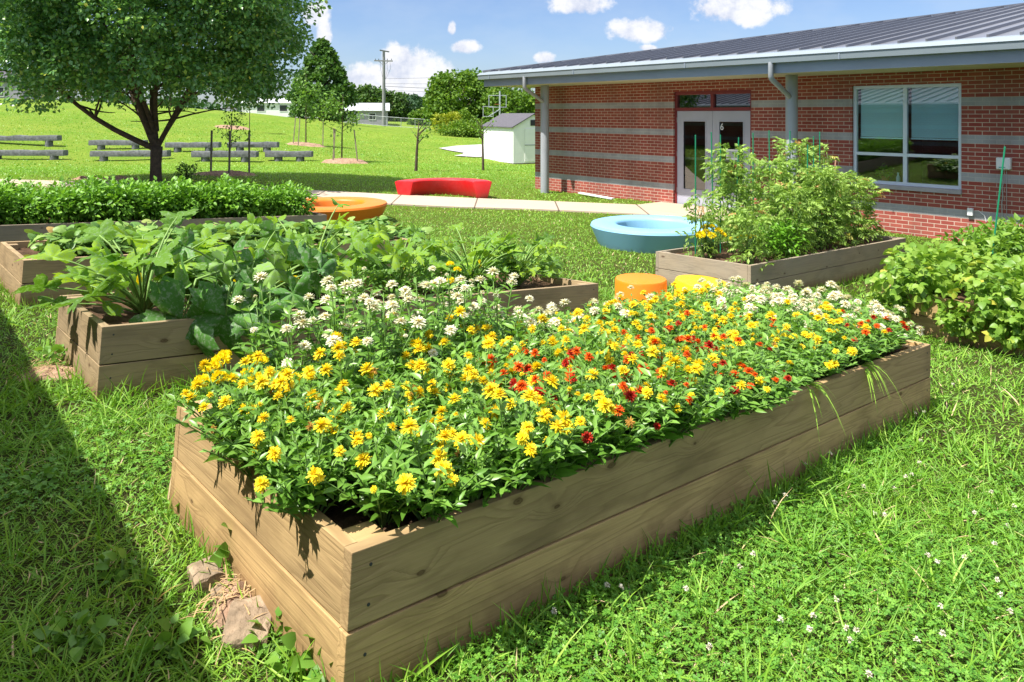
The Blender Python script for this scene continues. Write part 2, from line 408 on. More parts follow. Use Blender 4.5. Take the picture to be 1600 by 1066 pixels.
def brickmat():
    m, t = new_mat('brick'); tc = t.n('ShaderNodeTexCoord').outputs['Object']
    s = t.n('ShaderNodeSeparateXYZ'); t.l(tc, s.inputs[0])
    xx = t.math('ADD', s.outputs[0], s.outputs[1])
    zz = t.math('SUBTRACT', s.outputs[2], 0.3423-0.6096*4)
    cv = t.n('ShaderNodeCombineXYZ'); t.l(xx, cv.inputs[0]); t.l(zz, cv.inputs[1])
    def br(c1, c2, mo):
        b = t.n('ShaderNodeTexBrick', offset=0.5, squash=1.0); b.inputs['Scale'].default_value = 1.0
        b.inputs['Color1'].default_value = (*c1, 1); b.inputs['Color2'].default_value = (*c2, 1); b.inputs['Mortar'].default_value = (*mo, 1)
        b.inputs['Mortar Size'].default_value = 0.0055; b.inputs['Mortar Smooth'].default_value = 0.15; b.inputs['Bias'].default_value = -0.1
        b.inputs['Brick Width'].default_value = 0.2032; b.inputs['Row Height'].default_value = 0.06773
        t.l(cv.outputs[0], b.inputs['Vector']); return b
    b1 = br((0.34, 0.066, 0.052), (0.44, 0.112, 0.082), (0.70, 0.56, 0.46))
    b2 = br((0.41, 0.41, 0.43), (0.47, 0.47, 0.49), (0.53, 0.52, 0.52))
    md = t.math('MODULO', zz, 0.6096); gm = t.math('LESS_THAN', md, 0.1355)
    c = t.mix(gm, b1.outputs[0], b2.outputs[0])
    c = t.mix(t.math('MULTIPLY', t.ramp(t.noise(t.mapping(tc, (1.6, 1.6, .5)), 1.3, 6, .65), [(.4, 0), (.75, 1)]), 0.45), c, (0.13, 0.08, 0.065))
    c = t.mix(t.math('MULTIPLY', t.noise(tc, 90, 3), 0.3), c, (0.12, 0.07, 0.05))
    b = t.n('ShaderNodeBsdfPrincipled'); t.l(c, b.inputs['Base Color']); b.inputs['Roughness'].default_value = 0.85
    b.inputs['Specular IOR Level'].default_value = 0.2
    bp = t.n('ShaderNodeBump'); bp.inputs['Strength'].default_value = 0.6; bp.inputs['Distance'].default_value = 0.006; bp.invert = True
    t.l(b1.outputs['Fac'], bp.inputs['Height']); t.l(bp.outputs[0], b.inputs['Normal'])
    o = t.n('ShaderNodeOutputMaterial'); t.l(b.outputs[0], o.inputs[0]); return m

G1 = (0.035, 0.105, 0.012); G2 = (0.10, 0.235, 0.028); G3 = (0.20, 0.36, 0.05)
M = {}
M['brick'] = brickmat()
M['metalblue'] = pbr('painted_metal', (0.23, 0.275, 0.33), 0.38, 0.5, 0.0, 0.06, 2)
M['gutter'] = pbr('gutter_metal', (0.235, 0.28, 0.315), 0.35, 0.6, 0.1, 0.05, 2)
M['roof'] = pbr('roof_metal', (0.195, 0.20, 0.225), 0.30, 0.6, 0.3, 0.08, 1.0)
M['soffit'] = pbr('soffit_paint', (0.52, 0.49, 0.40), 0.7, 0.2, 0, 0.05, 2)
M['column'] = pbr('column_paint', (0.34, 0.36, 0.39), 0.45, 0.5, 0, 0.06, 4)
M['redframe'] = pbr('red_frame', (0.20, 0.025, 0.025), 0.45, 0.5, 0, 0.1, 5)
M['doorpaint'] = pbr('door_paint', (0.42, 0.42, 0.50), 0.45, 0.5, 0, 0.05, 3)
M['alu'] = pbr('window_aluminium', (0.66, 0.72, 0.80), 0.35, 0.6, 0.1, 0.04, 4)
M['stone_sill'] = pbr('sill_stone', (0.36, 0.34, 0.36), 0.7, 0.3, 0, 0.1, 8)
M['glass'] = glassmat('glass', (0.86, 0.99, 0.98))
M['darkglass'] = glassmat('door_glass', (0.5, 0.55, 0.55))
M['blind'] = pbr('blind_vinyl', (0.70, 0.95, 0.92), 0.6, 0.3, 0, 0.03, 3)
M['interior'] = pbr('interior_paint', (0.16, 0.16, 0.15), 0.8, 0.2, 0, 0.2, 1)
M['white'] = pbr('white_plastic', (0.78, 0.79, 0.8), 0.4, 0.5, 0, 0.03, 3)
M['concrete'] = pbr('concrete', (0.50, 0.42, 0.33), 0.9, 0.15, 0, 0.14, 2.5, 0.5, 60, 'Object')
M['asphalt'] = pbr('pale_asphalt', (0.42, 0.40, 0.41), 0.9, 0.15, 0, 0.1, 0.6, 0.4, 40)
M['wood_a'] = wood('pine_timber', (0.54, 0.37, 0.175), (0.26, 0.16, 0.07), (0.31, 0.25, 0.17), 0.12)
M['wood_af'] = wood('soiled_pine_timber', (0.54, 0.37, 0.175), (0.26, 0.16, 0.07), (0.31, 0.25, 0.17), 0.12, foot=True)
M['wood_b'] = wood('pine_timber_greying', (0.44, 0.315, 0.17), (0.22, 0.15, 0.075), (0.30, 0.25, 0.18), 0.30)
M['wood_bf'] = wood('soiled_pine_timber_greying', (0.44, 0.315, 0.17), (0.22, 0.15, 0.075), (0.30, 0.25, 0.18), 0.30, foot=True)
M['wood_c'] = wood('pine_timber_weathered', (0.40, 0.31, 0.21), (0.20, 0.155, 0.10), (0.29, 0.255, 0.205), 0.65)
M['wood_cf'] = wood('soiled_pine_timber_weathered', (0.40, 0.31, 0.21), (0.20, 0.155, 0.10), (0.29, 0.255, 0.205), 0.65, foot=True)
M['red_plastic'] = plastic('red_plastic', (0.62, 0.008, 0.012))
M['orange_plastic'] = plastic('orange_plastic', (0.80, 0.20, 0.008))
M['orange2'] = plastic('orange_stool_plastic', (0.84, 0.215, 0.006))
M['yellow_plastic'] = plastic('yellow_plastic', (0.86, 0.47, 0.004))
M['blue_plastic'] = plastic('blue_plastic', (0.24, 0.49, 0.72))
M['benchstone'] = pbr('grey_log', (0.155, 0.16, 0.17), 0.9, 0.1, 0, 0.35, 9, 0.8, 20)
M['bark'] = pbr('bark', (0.10, 0.075, 0.055), 0.95, 0.1, 0, 0.35, 12, 1.0, 35)
M['stem'] = pbr('green_stem', (0.13, 0.24, 0.05), 0.6, 0.3, 0, 0.2, 20)
M['palestem'] = pbr('pale_petiole', (0.20, 0.33, 0.085), 0.55, 0.3, 0, 0.15, 20)
M['stake_green'] = pbr('green_stake', (0.01, 0.20, 0.10), 0.4, 0.5, 0, 0.1, 20)
M['stake_wood'] = pbr('pink_cedar_stake', (0.50, 0.27, 0.18), 0.7, 0.2, 0, 0.15, 20)
M['stake_grey'] = pbr('grey_wood_stake', (0.27, 0.22, 0.17), 0.85, 0.2, 0, 0.2, 8)
M['soil'] = pbr('soil', (0.10, 0.060, 0.036), 0.95, 0.1, 0, 0.4, 14, 1.0, 45)
M['mulch'] = pbr('mulch', (0.34, 0.22, 0.15), 0.95, 0.1, 0, 0.45, 22, 1.0, 40)
M['rock'] = pbr('sandstone', (0.30, 0.225, 0.155), 0.95, 0.1, 0, 0.4, 18, 1.0, 60)
M['dry'] = pbr('dry_roots', (0.42, 0.29, 0.15), 0.9, 0.1, 0, 0.3, 30)
M['shedwhite'] = pbr('shed_paint', (0.80, 0.80, 0.79), 0.6, 0.3, 0, 0.04, 3)
M['shingle'] = pbr('shingle', (0.105, 0.10, 0.115), 0.9, 0.2, 0, 0.2, 14, 0.5, 30)
M['housewall'] = pbr('house_siding', (0.32, 0.30, 0.36), 0.8, 0.2, 0, 0.08, 1)
M['houseroof'] = pbr('house_roof', (0.55, 0.56, 0.60), 0.6, 0.3, 0, 0.08, 1)
M['housegable'] = pbr('house_gable', (0.22, 0.15, 0.15), 0.8, 0.2, 0, 0.1, 2)
M['dark'] = pbr('dark_opening', (0.03, 0.032, 0.04), 0.3, 0.5, 0, 0.1, 2)
M['galv'] = pbr('galvanised', (0.42, 0.45, 0.46), 0.45, 0.5, 0.4, 0.08, 4)
M['polewood'] = pbr('pole_wood', (0.23, 0.23, 0.235), 0.85, 0.2, 0, 0.12, 2)
M['wire'] = pbr('cable', (0.05, 0.05, 0.055), 0.6, 0.3, 0, 0.05, 2)
M['redthing'] = pbr('red_enamel', (0.5, 0.01, 0.01), 0.4, 0.5)
M['teal'] = pbr('teal_print', (0.02, 0.30, 0.33), 0.5, 0.3)
M['terracotta'] = pbr('terracotta', (0.42, 0.13, 0.06), 0.8, 0.2)
M['bottle'] = pbr('clear_bottle', (0.62, 0.72, 0.78), 0.2, 0.6)
M['sign_paper'] = pbr('paper', (0.75, 0.76, 0.76), 0.7, 0.2)  # plain off-white of the paper sheet itself

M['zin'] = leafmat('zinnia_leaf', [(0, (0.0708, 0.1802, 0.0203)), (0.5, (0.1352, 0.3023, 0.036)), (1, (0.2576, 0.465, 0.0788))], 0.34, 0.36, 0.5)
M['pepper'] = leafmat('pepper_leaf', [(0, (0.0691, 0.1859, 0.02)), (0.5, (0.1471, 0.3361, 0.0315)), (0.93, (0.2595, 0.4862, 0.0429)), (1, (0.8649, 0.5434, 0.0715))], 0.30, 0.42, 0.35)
M['zuc'] = leafmat('zucchini_leaf', [(0, (0.0813, 0.182, 0.0231)), (0.45, (0.1718, 0.3494, 0.0295)), (1, (0.3435, 0.5242, 0.0369))], 0.45, 0.55, 0.22, ((0.23, 0.38, 0.15), 60))
M['zucd'] = leafmat('wilted_squash_leaf', [(0, (0.052, 0.1552, 0.0297)), (0.6, (0.104, 0.2639, 0.0446)), (1, (0.2228, 0.3881, 0.0792))], 0.26, 0.55, 0.25, ((0.24, 0.33, 0.20), 55))
M['vine'] = leafmat('vine_leaf', [(0, (0.0756, 0.189, 0.0312)), (0.6, (0.1663, 0.324, 0.0625)), (0.93, (0.3024, 0.4455, 0.1)), (1, (0.4536, 0.2295, 0.0875))], 0.28, 0.45, 0.4)
M['tomato'] = leafmat('tomato_leaf', [(0, (0.1227, 0.2346, 0.038)), (0.5, (0.2366, 0.3864, 0.0683)), (0.96, (0.3857, 0.552, 0.1214)), (1, (0.7362, 0.414, 0.1822))], 0.36, 0.5, 0.3)
M['basil'] = leafmat('basil_leaf', [(0, (0.0806, 0.216, 0.018)), (1, (0.215, 0.48, 0.036))], 0.32, 0.4, 0.4)
M['bean'] = leafmat('bean_leaf', [(0, (0.0847, 0.2022, 0.0246)), (0.5, (0.1806, 0.3405, 0.0392)), (0.9, (0.3161, 0.4682, 0.0672)), (0.97, (0.5645, 0.532, 0.0784)), (1, (0.4741, 0.2554, 0.112))], 0.38, 0.42, 0.4)
M['treeleaf'] = leafmat('pear_tree_leaf', [(0, (0.0768, 0.1986, 0.0539)), (0.55, (0.1492, 0.3361, 0.0807)), (0.9, (0.2981, 0.4802, 0.0807)), (1, (0.8091, 0.7685, 0.1346))], 0.30, 0.30, 0.6)
M['youngleaf'] = leafmat('young_tree_leaf', [(0, (0.0739, 0.176, 0.0275)), (1, (0.2094, 0.374, 0.055))], 0.35, 0.45, 0.4)
M['fartree'] = leafmat('far_tree_leaf', [(0, (0.0386, 0.0952, 0.018)), (0.6, (0.0773, 0.1624, 0.022)), (1, (0.1546, 0.2352, 0.035))], 0.25, 0.55, 0.3)
M['conetree'] = leafmat('cone_tree_leaf', [(0, (0.05, 0.125, 0.026)), (0.6, (0.095, 0.20, 0.035)), (1, (0.17, 0.28, 0.05))], 0.28, 0.55, 0.3)
M['farlime'] = leafmat('lime_tree_leaf', [(0, (0.06, 0.145, 0.014)), (0.6, (0.13, 0.245, 0.02)), (1, (0.22, 0.33, 0.03))], 0.3, 0.55, 0.3)
M['fardark'] = leafmat('blue_green_tree_leaf', [(0, (0.022, 0.07, 0.026)), (1, (0.06, 0.13, 0.045))], 0.2, 0.55, 0.3)
M['yellowbush'] = leafmat('yellow_bush_leaf', [(0, (0.16, 0.25, 0.02)), (1, (0.40, 0.42, 0.03))], 0.3, 0.55, 0.3)
M['marileaf'] = leafmat('marigold_leaf', [(0, (0.02, 0.075, 0.02)), (1, (0.07, 0.17, 0.045))], 0.2, 0.5, 0.3)
M['weed'] = leafmat('weed_leaf', [(0, (0.0941, 0.24, 0.03)), (1, (0.2285, 0.432, 0.06))], 0.35, 0.45, 0.4)
M['clover'] = leafmat('clover_leaf', [(0, (0.0785, 0.236, 0.0263)), (0.5, (0.1428, 0.3478, 0.0394)), (1, (0.2713, 0.4968, 0.0722))], 0.32, 0.45, 0.35)
M['cloverflower'] = leafmat('clover_flower', [(0, (0.50, 0.45, 0.34)), (1, (0.80, 0.78, 0.70))], 0.2, 0.7, 0.2)
M['grass'] = leafmat('grass_blade', [(0, (0.1113, 0.279, 0.0228)), (0.45, (0.2067, 0.4184, 0.0421)), (0.82, (0.3498, 0.5578, 0.073)), (0.93, (0.4928, 0.5997, 0.146)), (1, (0.7947, 0.5858, 0.3568))], 0.36, 0.42, 0.35)
M['py'] = leafmat('yellow_petal', [(0, (0.87, 0.62, 0.010)), (1, (0.90, 0.77, 0.04))], 0.28, 0.55, 0.25)
M['pyc'] = leafmat('golden_centre', [(0, (0.60, 0.32, 0.008)), (1, (0.80, 0.55, 0.015))], 0.2, 0.6, 0.2)
M['pw'] = leafmat('cream_petal', [(0, (0.72, 0.68, 0.48)), (1, (0.84, 0.82, 0.70))], 0.28, 0.55, 0.25)
M['po'] = leafmat('orange_petal', [(0, (0.62, 0.055, 0.004)), (1, (0.82, 0.16, 0.006))], 0.25, 0.55, 0.25)
M['pr'] = leafmat('red_petal', [(0, (0.30, 0.012, 0.006)), (1, (0.55, 0.03, 0.008))], 0.22, 0.55, 0.25)
M['pbrown'] = leafmat('faded_petal', [(0, (0.25, 0.12, 0.02)), (1, (0.48, 0.25, 0.04))], 0.2, 0.7, 0.2)
M['pm'] = leafmat('marigold_petal', [(0, (0.88, 0.66, 0.005)), (1, (0.92, 0.80, 0.02))], 0.25, 0.55, 0.25)

# ------------------------------------------------------------------ terrain
CP = np.array([
 (-.385, 1.77, .62), (-1.22, 2.72, .605), (2.43, 4.29, .33), (1.6, 5.2, .36), (-2.03, 3.66, .617), (.69, 5.9, .318), (-2.85, 4.6, .54),
 (-3.9, 5.9, .50), (-4.7, 6.8, .49), (-1.17, 8.3, .26), (-2.8, 11.2, .14), (-5.86, 8.46, .39), (-7.0, 9.0, .46), (2.42, 7.5, .13), (1.64, 8.44, .10),
 (5.24, 9.84, .02), (3.4, 6.8, .08), (4.2, 5.9, .07), (2.2, 11.7, -.03), (-3.26, 13.4, .09), (-1.4, 17, .12),
 (-16, 17.3, .52), (-12, 16.9, .48), (-8, 16.5, .38), (-4.3, 16.4, .23), (-1.4, 16.2, .10), (2.2, 15.7, .02), (.6, 19.9, 0.02), (3.6, 16.5, .03),
 (5.08, 14.68, .03), (7.4, 12, -.06), (10, 9, -.12), (0, 0, .70), (1.2, 1.5, .52), (3, 2, .32), (-3, 1.5, .74), (-2, 2.4, .66), (4.5, 3.5, .12), (8, 5, -.1), (12, 12, -.15), (-7, 4, .72),
 (.07, 38, -.56), (2.2, 39, -.56), (-1.6, 41, -.45), (-16.6, 32, .10), (-22, 32, .12), (-11, 30, .09), (-9, 30, .05), (-16.6, 34.5, .48), (-22, 34.5, .5), (-11, 33, .35),
 (-43, 62, 3.27), (-32, 62, 2.75), (-22, 62, 2.1), (-14.5, 62, 1.13), (-12, 75, .5), (-6, 70, 0.05), (-2, 70, .05), (4, 60, -.2), (-8.1, 21, .31), (-7.7, 30, .08), (-12.5, 42, .35),
 (-19, 50, 1.09), (-3.4, 26.3, 0.0), (-1, 28, -.1), (-4.5, 51, -.3), (-3.5, 42, -.45), (-8.6, 17.9, .38), (-25, 20, .8), (-30, 45, 1.9), (20, 30, -.3), (20, 60, -.2), (-60, 60, 3.6), (-45, 90, 3.4), (-15, 95, .35), (0, 95, 0), (40, 80, 0), (30, 0, -.3), (0, -12, .9), (-15, -5, 1.0), (-40, 10, 1.5), (20, -10, 0)])
def _rbf():
    X = CP[:, :2]; n = len(X); r = np.linalg.norm(X[:, None]-X[None], axis=2)
    A = np.sqrt(r*r+1.0); Pm = np.c_[np.ones(n), X]
    K = np.block([[A-np.eye(n)*0.02*-1, Pm], [Pm.T, np.zeros((3, 3))]])
    K[:n, :n] = -A+np.eye(n)*0.03*-1
    return np.linalg.solve(K, np.r_[CP[:, 2], np.zeros(3)])
_W = _rbf()
def G(x, y):
    x = np.atleast_1d(np.asarray(x, float)); y = np.atleast_1d(np.asarray(y, float)); sh = x.shape
    xf, yf = x.ravel(), y.ravel(); out = np.empty(len(xf)); n = len(CP)
    for i in range(0, len(xf), 20000):
        a = slice(i, i+20000)
        r = np.sqrt((xf[a, None]-CP[None, :, 0])**2+(yf[a, None]-CP[None, :, 1])**2+1.0)
        out[a] = -r @ _W[:n]+_W[n]+_W[n+1]*xf[a]+_W[n+2]*yf[a]
    d = np.hypot(xf, yf); f = np.clip((170-d)/80, 0, 1)
    return (np.clip(out, -1, 4.5)*f).reshape(sh)
def g(x, y): return float(G(x, y)[0])

def graded(a, n, lim):
    t = np.linspace(-1, 1, n); return np.sinh(t*a)/np.sinh(a)*lim
gx = graded(6.2, 330, 900); gy = graded(6.2, 330, 900)+4.0
XX, YY = np.meshgrid(gx, gy, indexing='ij'); ZZ = G(XX, YY)
n1, n2 = XX.shape; idx = np.arange(n1*n2).reshape(n1, n2)
Q = np.stack([idx[:-1, :-1], idx[1:, :-1], idx[1:, 1:], idx[:-1, 1:]], -1).reshape(-1, 4)
me = fast_mesh('ground', np.stack([XX.ravel(), YY.ravel(), ZZ.ravel()], 1), Q)
gm, t = new_mat('lawn_ground'); tc = t.n('ShaderNodeTexCoord').outputs['Object']
geo = t.n('ShaderNodeNewGeometry').outputs['Position']
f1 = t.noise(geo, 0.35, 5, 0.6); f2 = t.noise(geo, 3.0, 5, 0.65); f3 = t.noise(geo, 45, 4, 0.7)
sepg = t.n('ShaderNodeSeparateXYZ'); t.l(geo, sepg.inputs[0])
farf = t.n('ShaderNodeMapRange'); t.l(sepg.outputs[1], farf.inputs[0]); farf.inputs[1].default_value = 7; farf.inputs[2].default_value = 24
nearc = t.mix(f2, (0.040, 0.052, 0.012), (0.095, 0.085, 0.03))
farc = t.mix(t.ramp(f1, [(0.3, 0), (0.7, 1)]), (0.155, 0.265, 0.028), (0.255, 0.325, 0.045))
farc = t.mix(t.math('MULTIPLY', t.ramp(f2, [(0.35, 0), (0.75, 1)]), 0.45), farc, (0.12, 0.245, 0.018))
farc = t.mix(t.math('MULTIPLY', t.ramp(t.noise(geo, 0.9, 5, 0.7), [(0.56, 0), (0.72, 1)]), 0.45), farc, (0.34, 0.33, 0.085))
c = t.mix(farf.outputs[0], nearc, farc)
c = t.mix(t.math('MULTIPLY', t.ramp(f3, [(0.4, 0), (0.7, 1)]), 0.5), c, t.mix(1.0, c, (0.45, 0.5, 0.4), 'MULTIPLY'))
b = t.n('ShaderNodeBsdfPrincipled'); t.l(c, b.inputs['Base Color']); b.inputs['Roughness'].default_value = 0.95; b.inputs['Specular IOR Level'].default_value = 0.1
bp = t.n('ShaderNodeBump'); bp.inputs['Strength'].default_value = 1.0; bp.inputs['Distance'].default_value = 0.05
t.l(f3, bp.inputs['Height']); t.l(bp.outputs[0], b.inputs['Normal'])
o = t.n('ShaderNodeOutputMaterial'); t.l(b.outputs[0], o.inputs[0])
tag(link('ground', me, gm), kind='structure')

# building frame A: local x along wall (to the right), y into the building
W0 = np.array([5.08, 14.68]); UX = np.array([0.647, -0.7627]); UI = np.array([0.7627, 0.647])
def wallpt(t_, y_=0.0): return W0+UX*t_+UI*y_

# concrete path + door pad
def ribbon(name, pts, width, lift, mat, sub=6):
    pts = np.array(pts, float); P_ = []
    for i in range(len(pts)-1):
        for k in range(sub):
            f = k/sub; p0 = pts[max(i-1, 0)]; p1 = pts[i]; p2 = pts[i+1]; p3 = pts[min(i+2, len(pts)-1)]
            P_.append(0.5*((2*p1)+(-p0+p2)*f+(2*p0-5*p1+4*p2-p3)*f*f+(-p0+3*p1-3*p2+p3)*f**3))
    P_.append(pts[-1]); P_ = np.array(P_); d = np.gradient(P_, axis=0); d /= np.linalg.norm(d, axis=1)[:, None]
    nr = np.stack([-d[:, 1], d[:, 0]], 1); V = []
    for s_ in (-0.5, -0.5, -0.17, 0.17, 0.5, 0.5): pass
    offs = [-0.5, -0.25, 0, 0.25, 0.5]
    for p, n_ in zip(P_, nr):
        zz_ = [g(*(p+n_*width*o_)) for o_ in offs]; zm = np.polyval(np.polyfit(offs, zz_, 1), offs)+lift
        row = [(*(p-n_*width*.5), zm[0]-0.15)]+[(*(p+n_*width*o_), z_) for o_, z_ in zip(offs, zm)]+[(*(p+n_*width*.5), zm[-1]-0.15)]
        V += row
    m = 7; Qs = [(i*m+k, i*m+k+1, (i+1)*m+k+1, (i+1)*m+k) for i in range(len(P_)-1) for k in range(m-1)]
    me = fast_mesh(name, V, Qs, smooth=False)
    me.flip_normals()
    return link(name, me, mat), P_
pathm, t = new_mat('path_concrete'); geo = t.n('ShaderNodeNewGeometry').outputs['Position']
s = t.n('ShaderNodeSeparateXYZ'); t.l(geo, s.inputs[0])
jt = t.math('LESS_THAN', t.math('MODULO', t.math('ADD', s.outputs[0], 60.3), 1.75), 0.035)
c = t.mix(t.noise(geo, 1.2, 5, 0.6), (0.44, 0.345, 0.255), (0.57, 0.47, 0.36))
c = t.mix(t.math('MULTIPLY', t.noise(geo, 40, 4, 0.6), 0.35), c, (0.30, 0.24, 0.18))
c = t.mix(jt, c, (0.14, 0.11, 0.08))
b = t.n('ShaderNodeBsdfPrincipled'); t.l(c, b.inputs['Base Color']); b.inputs['Roughness'].default_value = 0.9
o = t.n('ShaderNodeOutputMaterial'); t.l(b.outputs[0], o.inputs[0])
PATHPTS = [(-26, 18.6), (-16, 17.3), (-12, 16.8), (-8, 16.5), (-4.3, 16.35), (-1.4, 16.15), (.5, 16.05), (2.2, 15.65), (3.6, 15.0), (4.3, 14.6)]
po, PATHC = ribbon('path', PATHPTS, 1.35, 0.03, pathm); tag(po, kind='structure')
mb = MB()
pad = [wallpt(-2.65, -.01), wallpt(0.35, -.01), wallpt(0.35, -1.25), wallpt(-2.65, -1.25)]
mb.prism([tuple(p) for p in reversed(pad)], -0.25, 0.055); tag(mb.build('door_pad', pathm), kind='structure')
# pale asphalt pad by the shed
mb = MB()
arc = [(-4.9, 49.5), (-3.9, 52.5), (-1.5, 55), (3, 57), (16, 58), (16, 41), (4, 41.5), (1.5, 42.5), (-.9, 42.0), (-2.2, 42.3), (-3.4, 43.3), (-3.0, 44.6), (-3.0, 46.0), (-4.0, 47.6)]
ctr = (2.0, 48.5)
NA = len(arc); V = [(ctr[0], ctr[1], g(*ctr)+.03)]
for k in range(1, 5):
    for (x, y) in arc:
        x_ = ctr[0]+(x-ctr[0])*k/4; y_ = ctr[1]+(y-ctr[1])*k/4; V.append((x_, y_, g(x_, y_)+0.05))
F = [(0, 1+i, 1+(i+1) % NA) for i in range(NA)]+[(1+(k-1)*NA+i, 1+k*NA+i, 1+k*NA+(i+1) % NA, 1+(k-1)*NA+(i+1) % NA) for k in range(1, 4) for i in range(NA)]
mb.V = V; mb.F = F; mb.m = [0]*len(F); tag(mb.build('driveway', M['asphalt']), kind='structure')

# ------------------------------------------------------------------ raised beds
class Bed:
    def __init__(s, O, L, S):
        s.O = np.array(O, float); L = np.array(L, float); S = np.array(S, float)
        s.len = float(np.linalg.norm(L)); s.x = L/s.len; S = S-(S@s.x)*s.x; s.wid = float(np.linalg.norm(S)); s.y = S/s.wid
        s.z = np.cross(s.x, s.y); s.base = s.O-s.z*0.372
    def P(s, a, b, h=0.0): return s.O+s.x*a+s.y*b+np.array([0, 0, 1.0])*h
    def mat(s):
        m = Matrix.Identity(4)
        for i in range(3): m[i][0] = s.x[i]; m[i][1] = s.y[i]; m[i][2] = s.z[i]; m[i][3] = s.base[i]
        return m
B1 = Bed((-.383, 1.77, .988), (2.813, 2.52, -.285), (-.837, .95, -.014))
B2 = Bed((-2.027, 3.66, .985), (2.72, 2.24, -.299), (-.82, .94, -.076))
B3 = Bed((-3.9, 5.9, .87), (2.75, 2.46, -.25), (-.80, .90, -.007))
B4 = Bed((-6.30, 8.07, .797), (3.50, 3.13, -.287), (-.83, .93, 0))
B5 = Bed((2.42, 7.5, .50), (2.82, 2.34, -.112), (-.78, .94, -.03))
B6 = Bed((4.2, 5.88, .434), (2.75, 2.42, -.12), (-.80, .92, .013))
BEDS = [B1, B2, B3, B4, B5, B6]

def make_bed(B, mk, label, soil_drop=0.05, seed=0, screws=False):
    mat = M[mk]; matf = M[mk+'f']
    rg = np.random.default_rng(seed); root = empty('raised_bed', mat=B.mat())
    tag(root, label, 'garden bed', 'raised timber beds on the lawn'); TH = 0.038; L, Wd = B.len, B.wid
    def plank(name, x0, y0, z0, lx, ly, lz, alongy=False):
        mat = M[mk+'f'] if z0 < .1 else M[mk]
        mb = MB()
        if alongy:
            mb.box((0, -lx, 0), (ly, 0, lz)); o = mb.build(name, mat, root, bevel=0.0025); o.location = (x0, y0, z0); o.rotation_euler = (0, 0, math.pi/2)
        else:
            mb.box((0, 0, 0), (lx, ly, lz)); o = mb.build(name, mat, root, bevel=0.0025); o.location = (x0, y0, z0)
        if screws:
            for fx in (.055, lx-.055):
                for fz in (.045, .14):
                    sb = MB(); sb.tube([(0, 0, 0), (0, -.0025, 0)], .0045, 8); sb.build('screw', M['wire'], o, loc=(fx+.0, (.0012 if y0 < .5 and not alongy else 0.0), fz) if not alongy else (-fx*0-.0, 0, 0)) if not alongy and y0 < .3 else None
    for k, z0 in enumerate((-0.02, 0.1895)):
        j = rg.uniform(-.002, .005, 4); hz = 0.2035 if k == 0 else 0.1825; pr = 0.002 if k == 0 else 0
        plank('plank', -pr-j[0], -pr, z0, L+2*pr, TH, hz)
        plank('plank', -pr, Wd-TH+pr, z0, L+2*pr+j[1], TH, hz)
        plank('plank', -pr+j[2]*.3, TH+.001-pr, z0, TH, Wd-2*TH-.002+2*pr, hz, True)
        plank('plank', L-TH+pr, TH+.001-pr, z0, TH, Wd-2*TH-.002+2*pr, hz, True)
    for (x, y) in ((TH+.002, TH+.002), (L-TH-.087, TH+.002), (TH+.002, Wd-TH-.087), (L-TH-.087, Wd-TH-.087), (L*.5, TH+.002), (L*.5, Wd-TH-.087)):
        mb = MB(); mb.box((0, 0, 0), (.085, .085, .355 if rg.random() < .5 else .366)); mb.build('corner_post', mat, root, bevel=0.002, loc=(x, y, 0))
    n1, n2 = 70, 26; xs = np.linspace(TH, L-TH, n1); ys = np.linspace(TH, Wd-TH, n2); X, Y = np.meshgrid(xs, ys, indexing='ij')
    Z = 0.372-soil_drop+rg.normal(0, .008, X.shape)+0.012*np.sin(X*5+seed)+.01*np.cos(Y*9)
    idx = np.arange(n1*n2).reshape(n1, n2); Qs = np.stack([idx[:-1, :-1], idx[1:, :-1], idx[1:, 1:], idx[:-1, 1:]], -1).reshape(-1, 4)
    link('soil', fast_mesh('soil', np.stack([X.ravel(), Y.ravel(), Z.ravel()], 1), Qs), M['soil'], root)
    return root
make_bed(B1, 'wood_a', 'long tan timber raised bed in the foreground overflowing with yellow zinnias', .05, 1, True)
make_bed(B2, 'wood_b', 'timber raised bed of zucchini directly behind the zinnia bed', .06, 2, True)
make_bed(B3, 'wood_b', 'timber raised bed of trailing vines between the zucchini bed and the pepper bed', .05, 3)
make_bed(B4, 'wood_c', 'rearmost grey timber raised bed holding a hedge-like row of pepper plants', .05, 4)
make_bed(B5, 'wood_c', 'weathered timber raised bed with staked tomatoes beside the blue ring seat', .06, 5)
make_bed(B6, 'wood_a', 'timber raised bed at the right edge half hidden by sprawling bean plants', .05, 6)

# ------------------------------------------------------------------ plants
def place(name, me, mats, label, cat, group, loc, rz, parts=(), scale=1.0):
    """a plant thing: Empty root with foliage + child parts"""
    root = empty(name, loc, rz); root.scale = (scale,)*3; tag(root, label, cat, group)
    link_shared('foliage', me, mats, root)
    return root
def link_shared(name, me, mats, parent, loc=(0, 0, 0), rot=(0, 0, 0), sc=1.0):
    if len(me.materials) == 0:
        for m in (mats if isinstance(mats, (list, tuple)) else [mats]): me.materials.append(m)
    o = bpy.data.objects.new(name, me); COL.objects.link(o); o.parent = parent; o.location = loc; o.rotation_euler = rot; o.scale = (sc,)*3
    return o

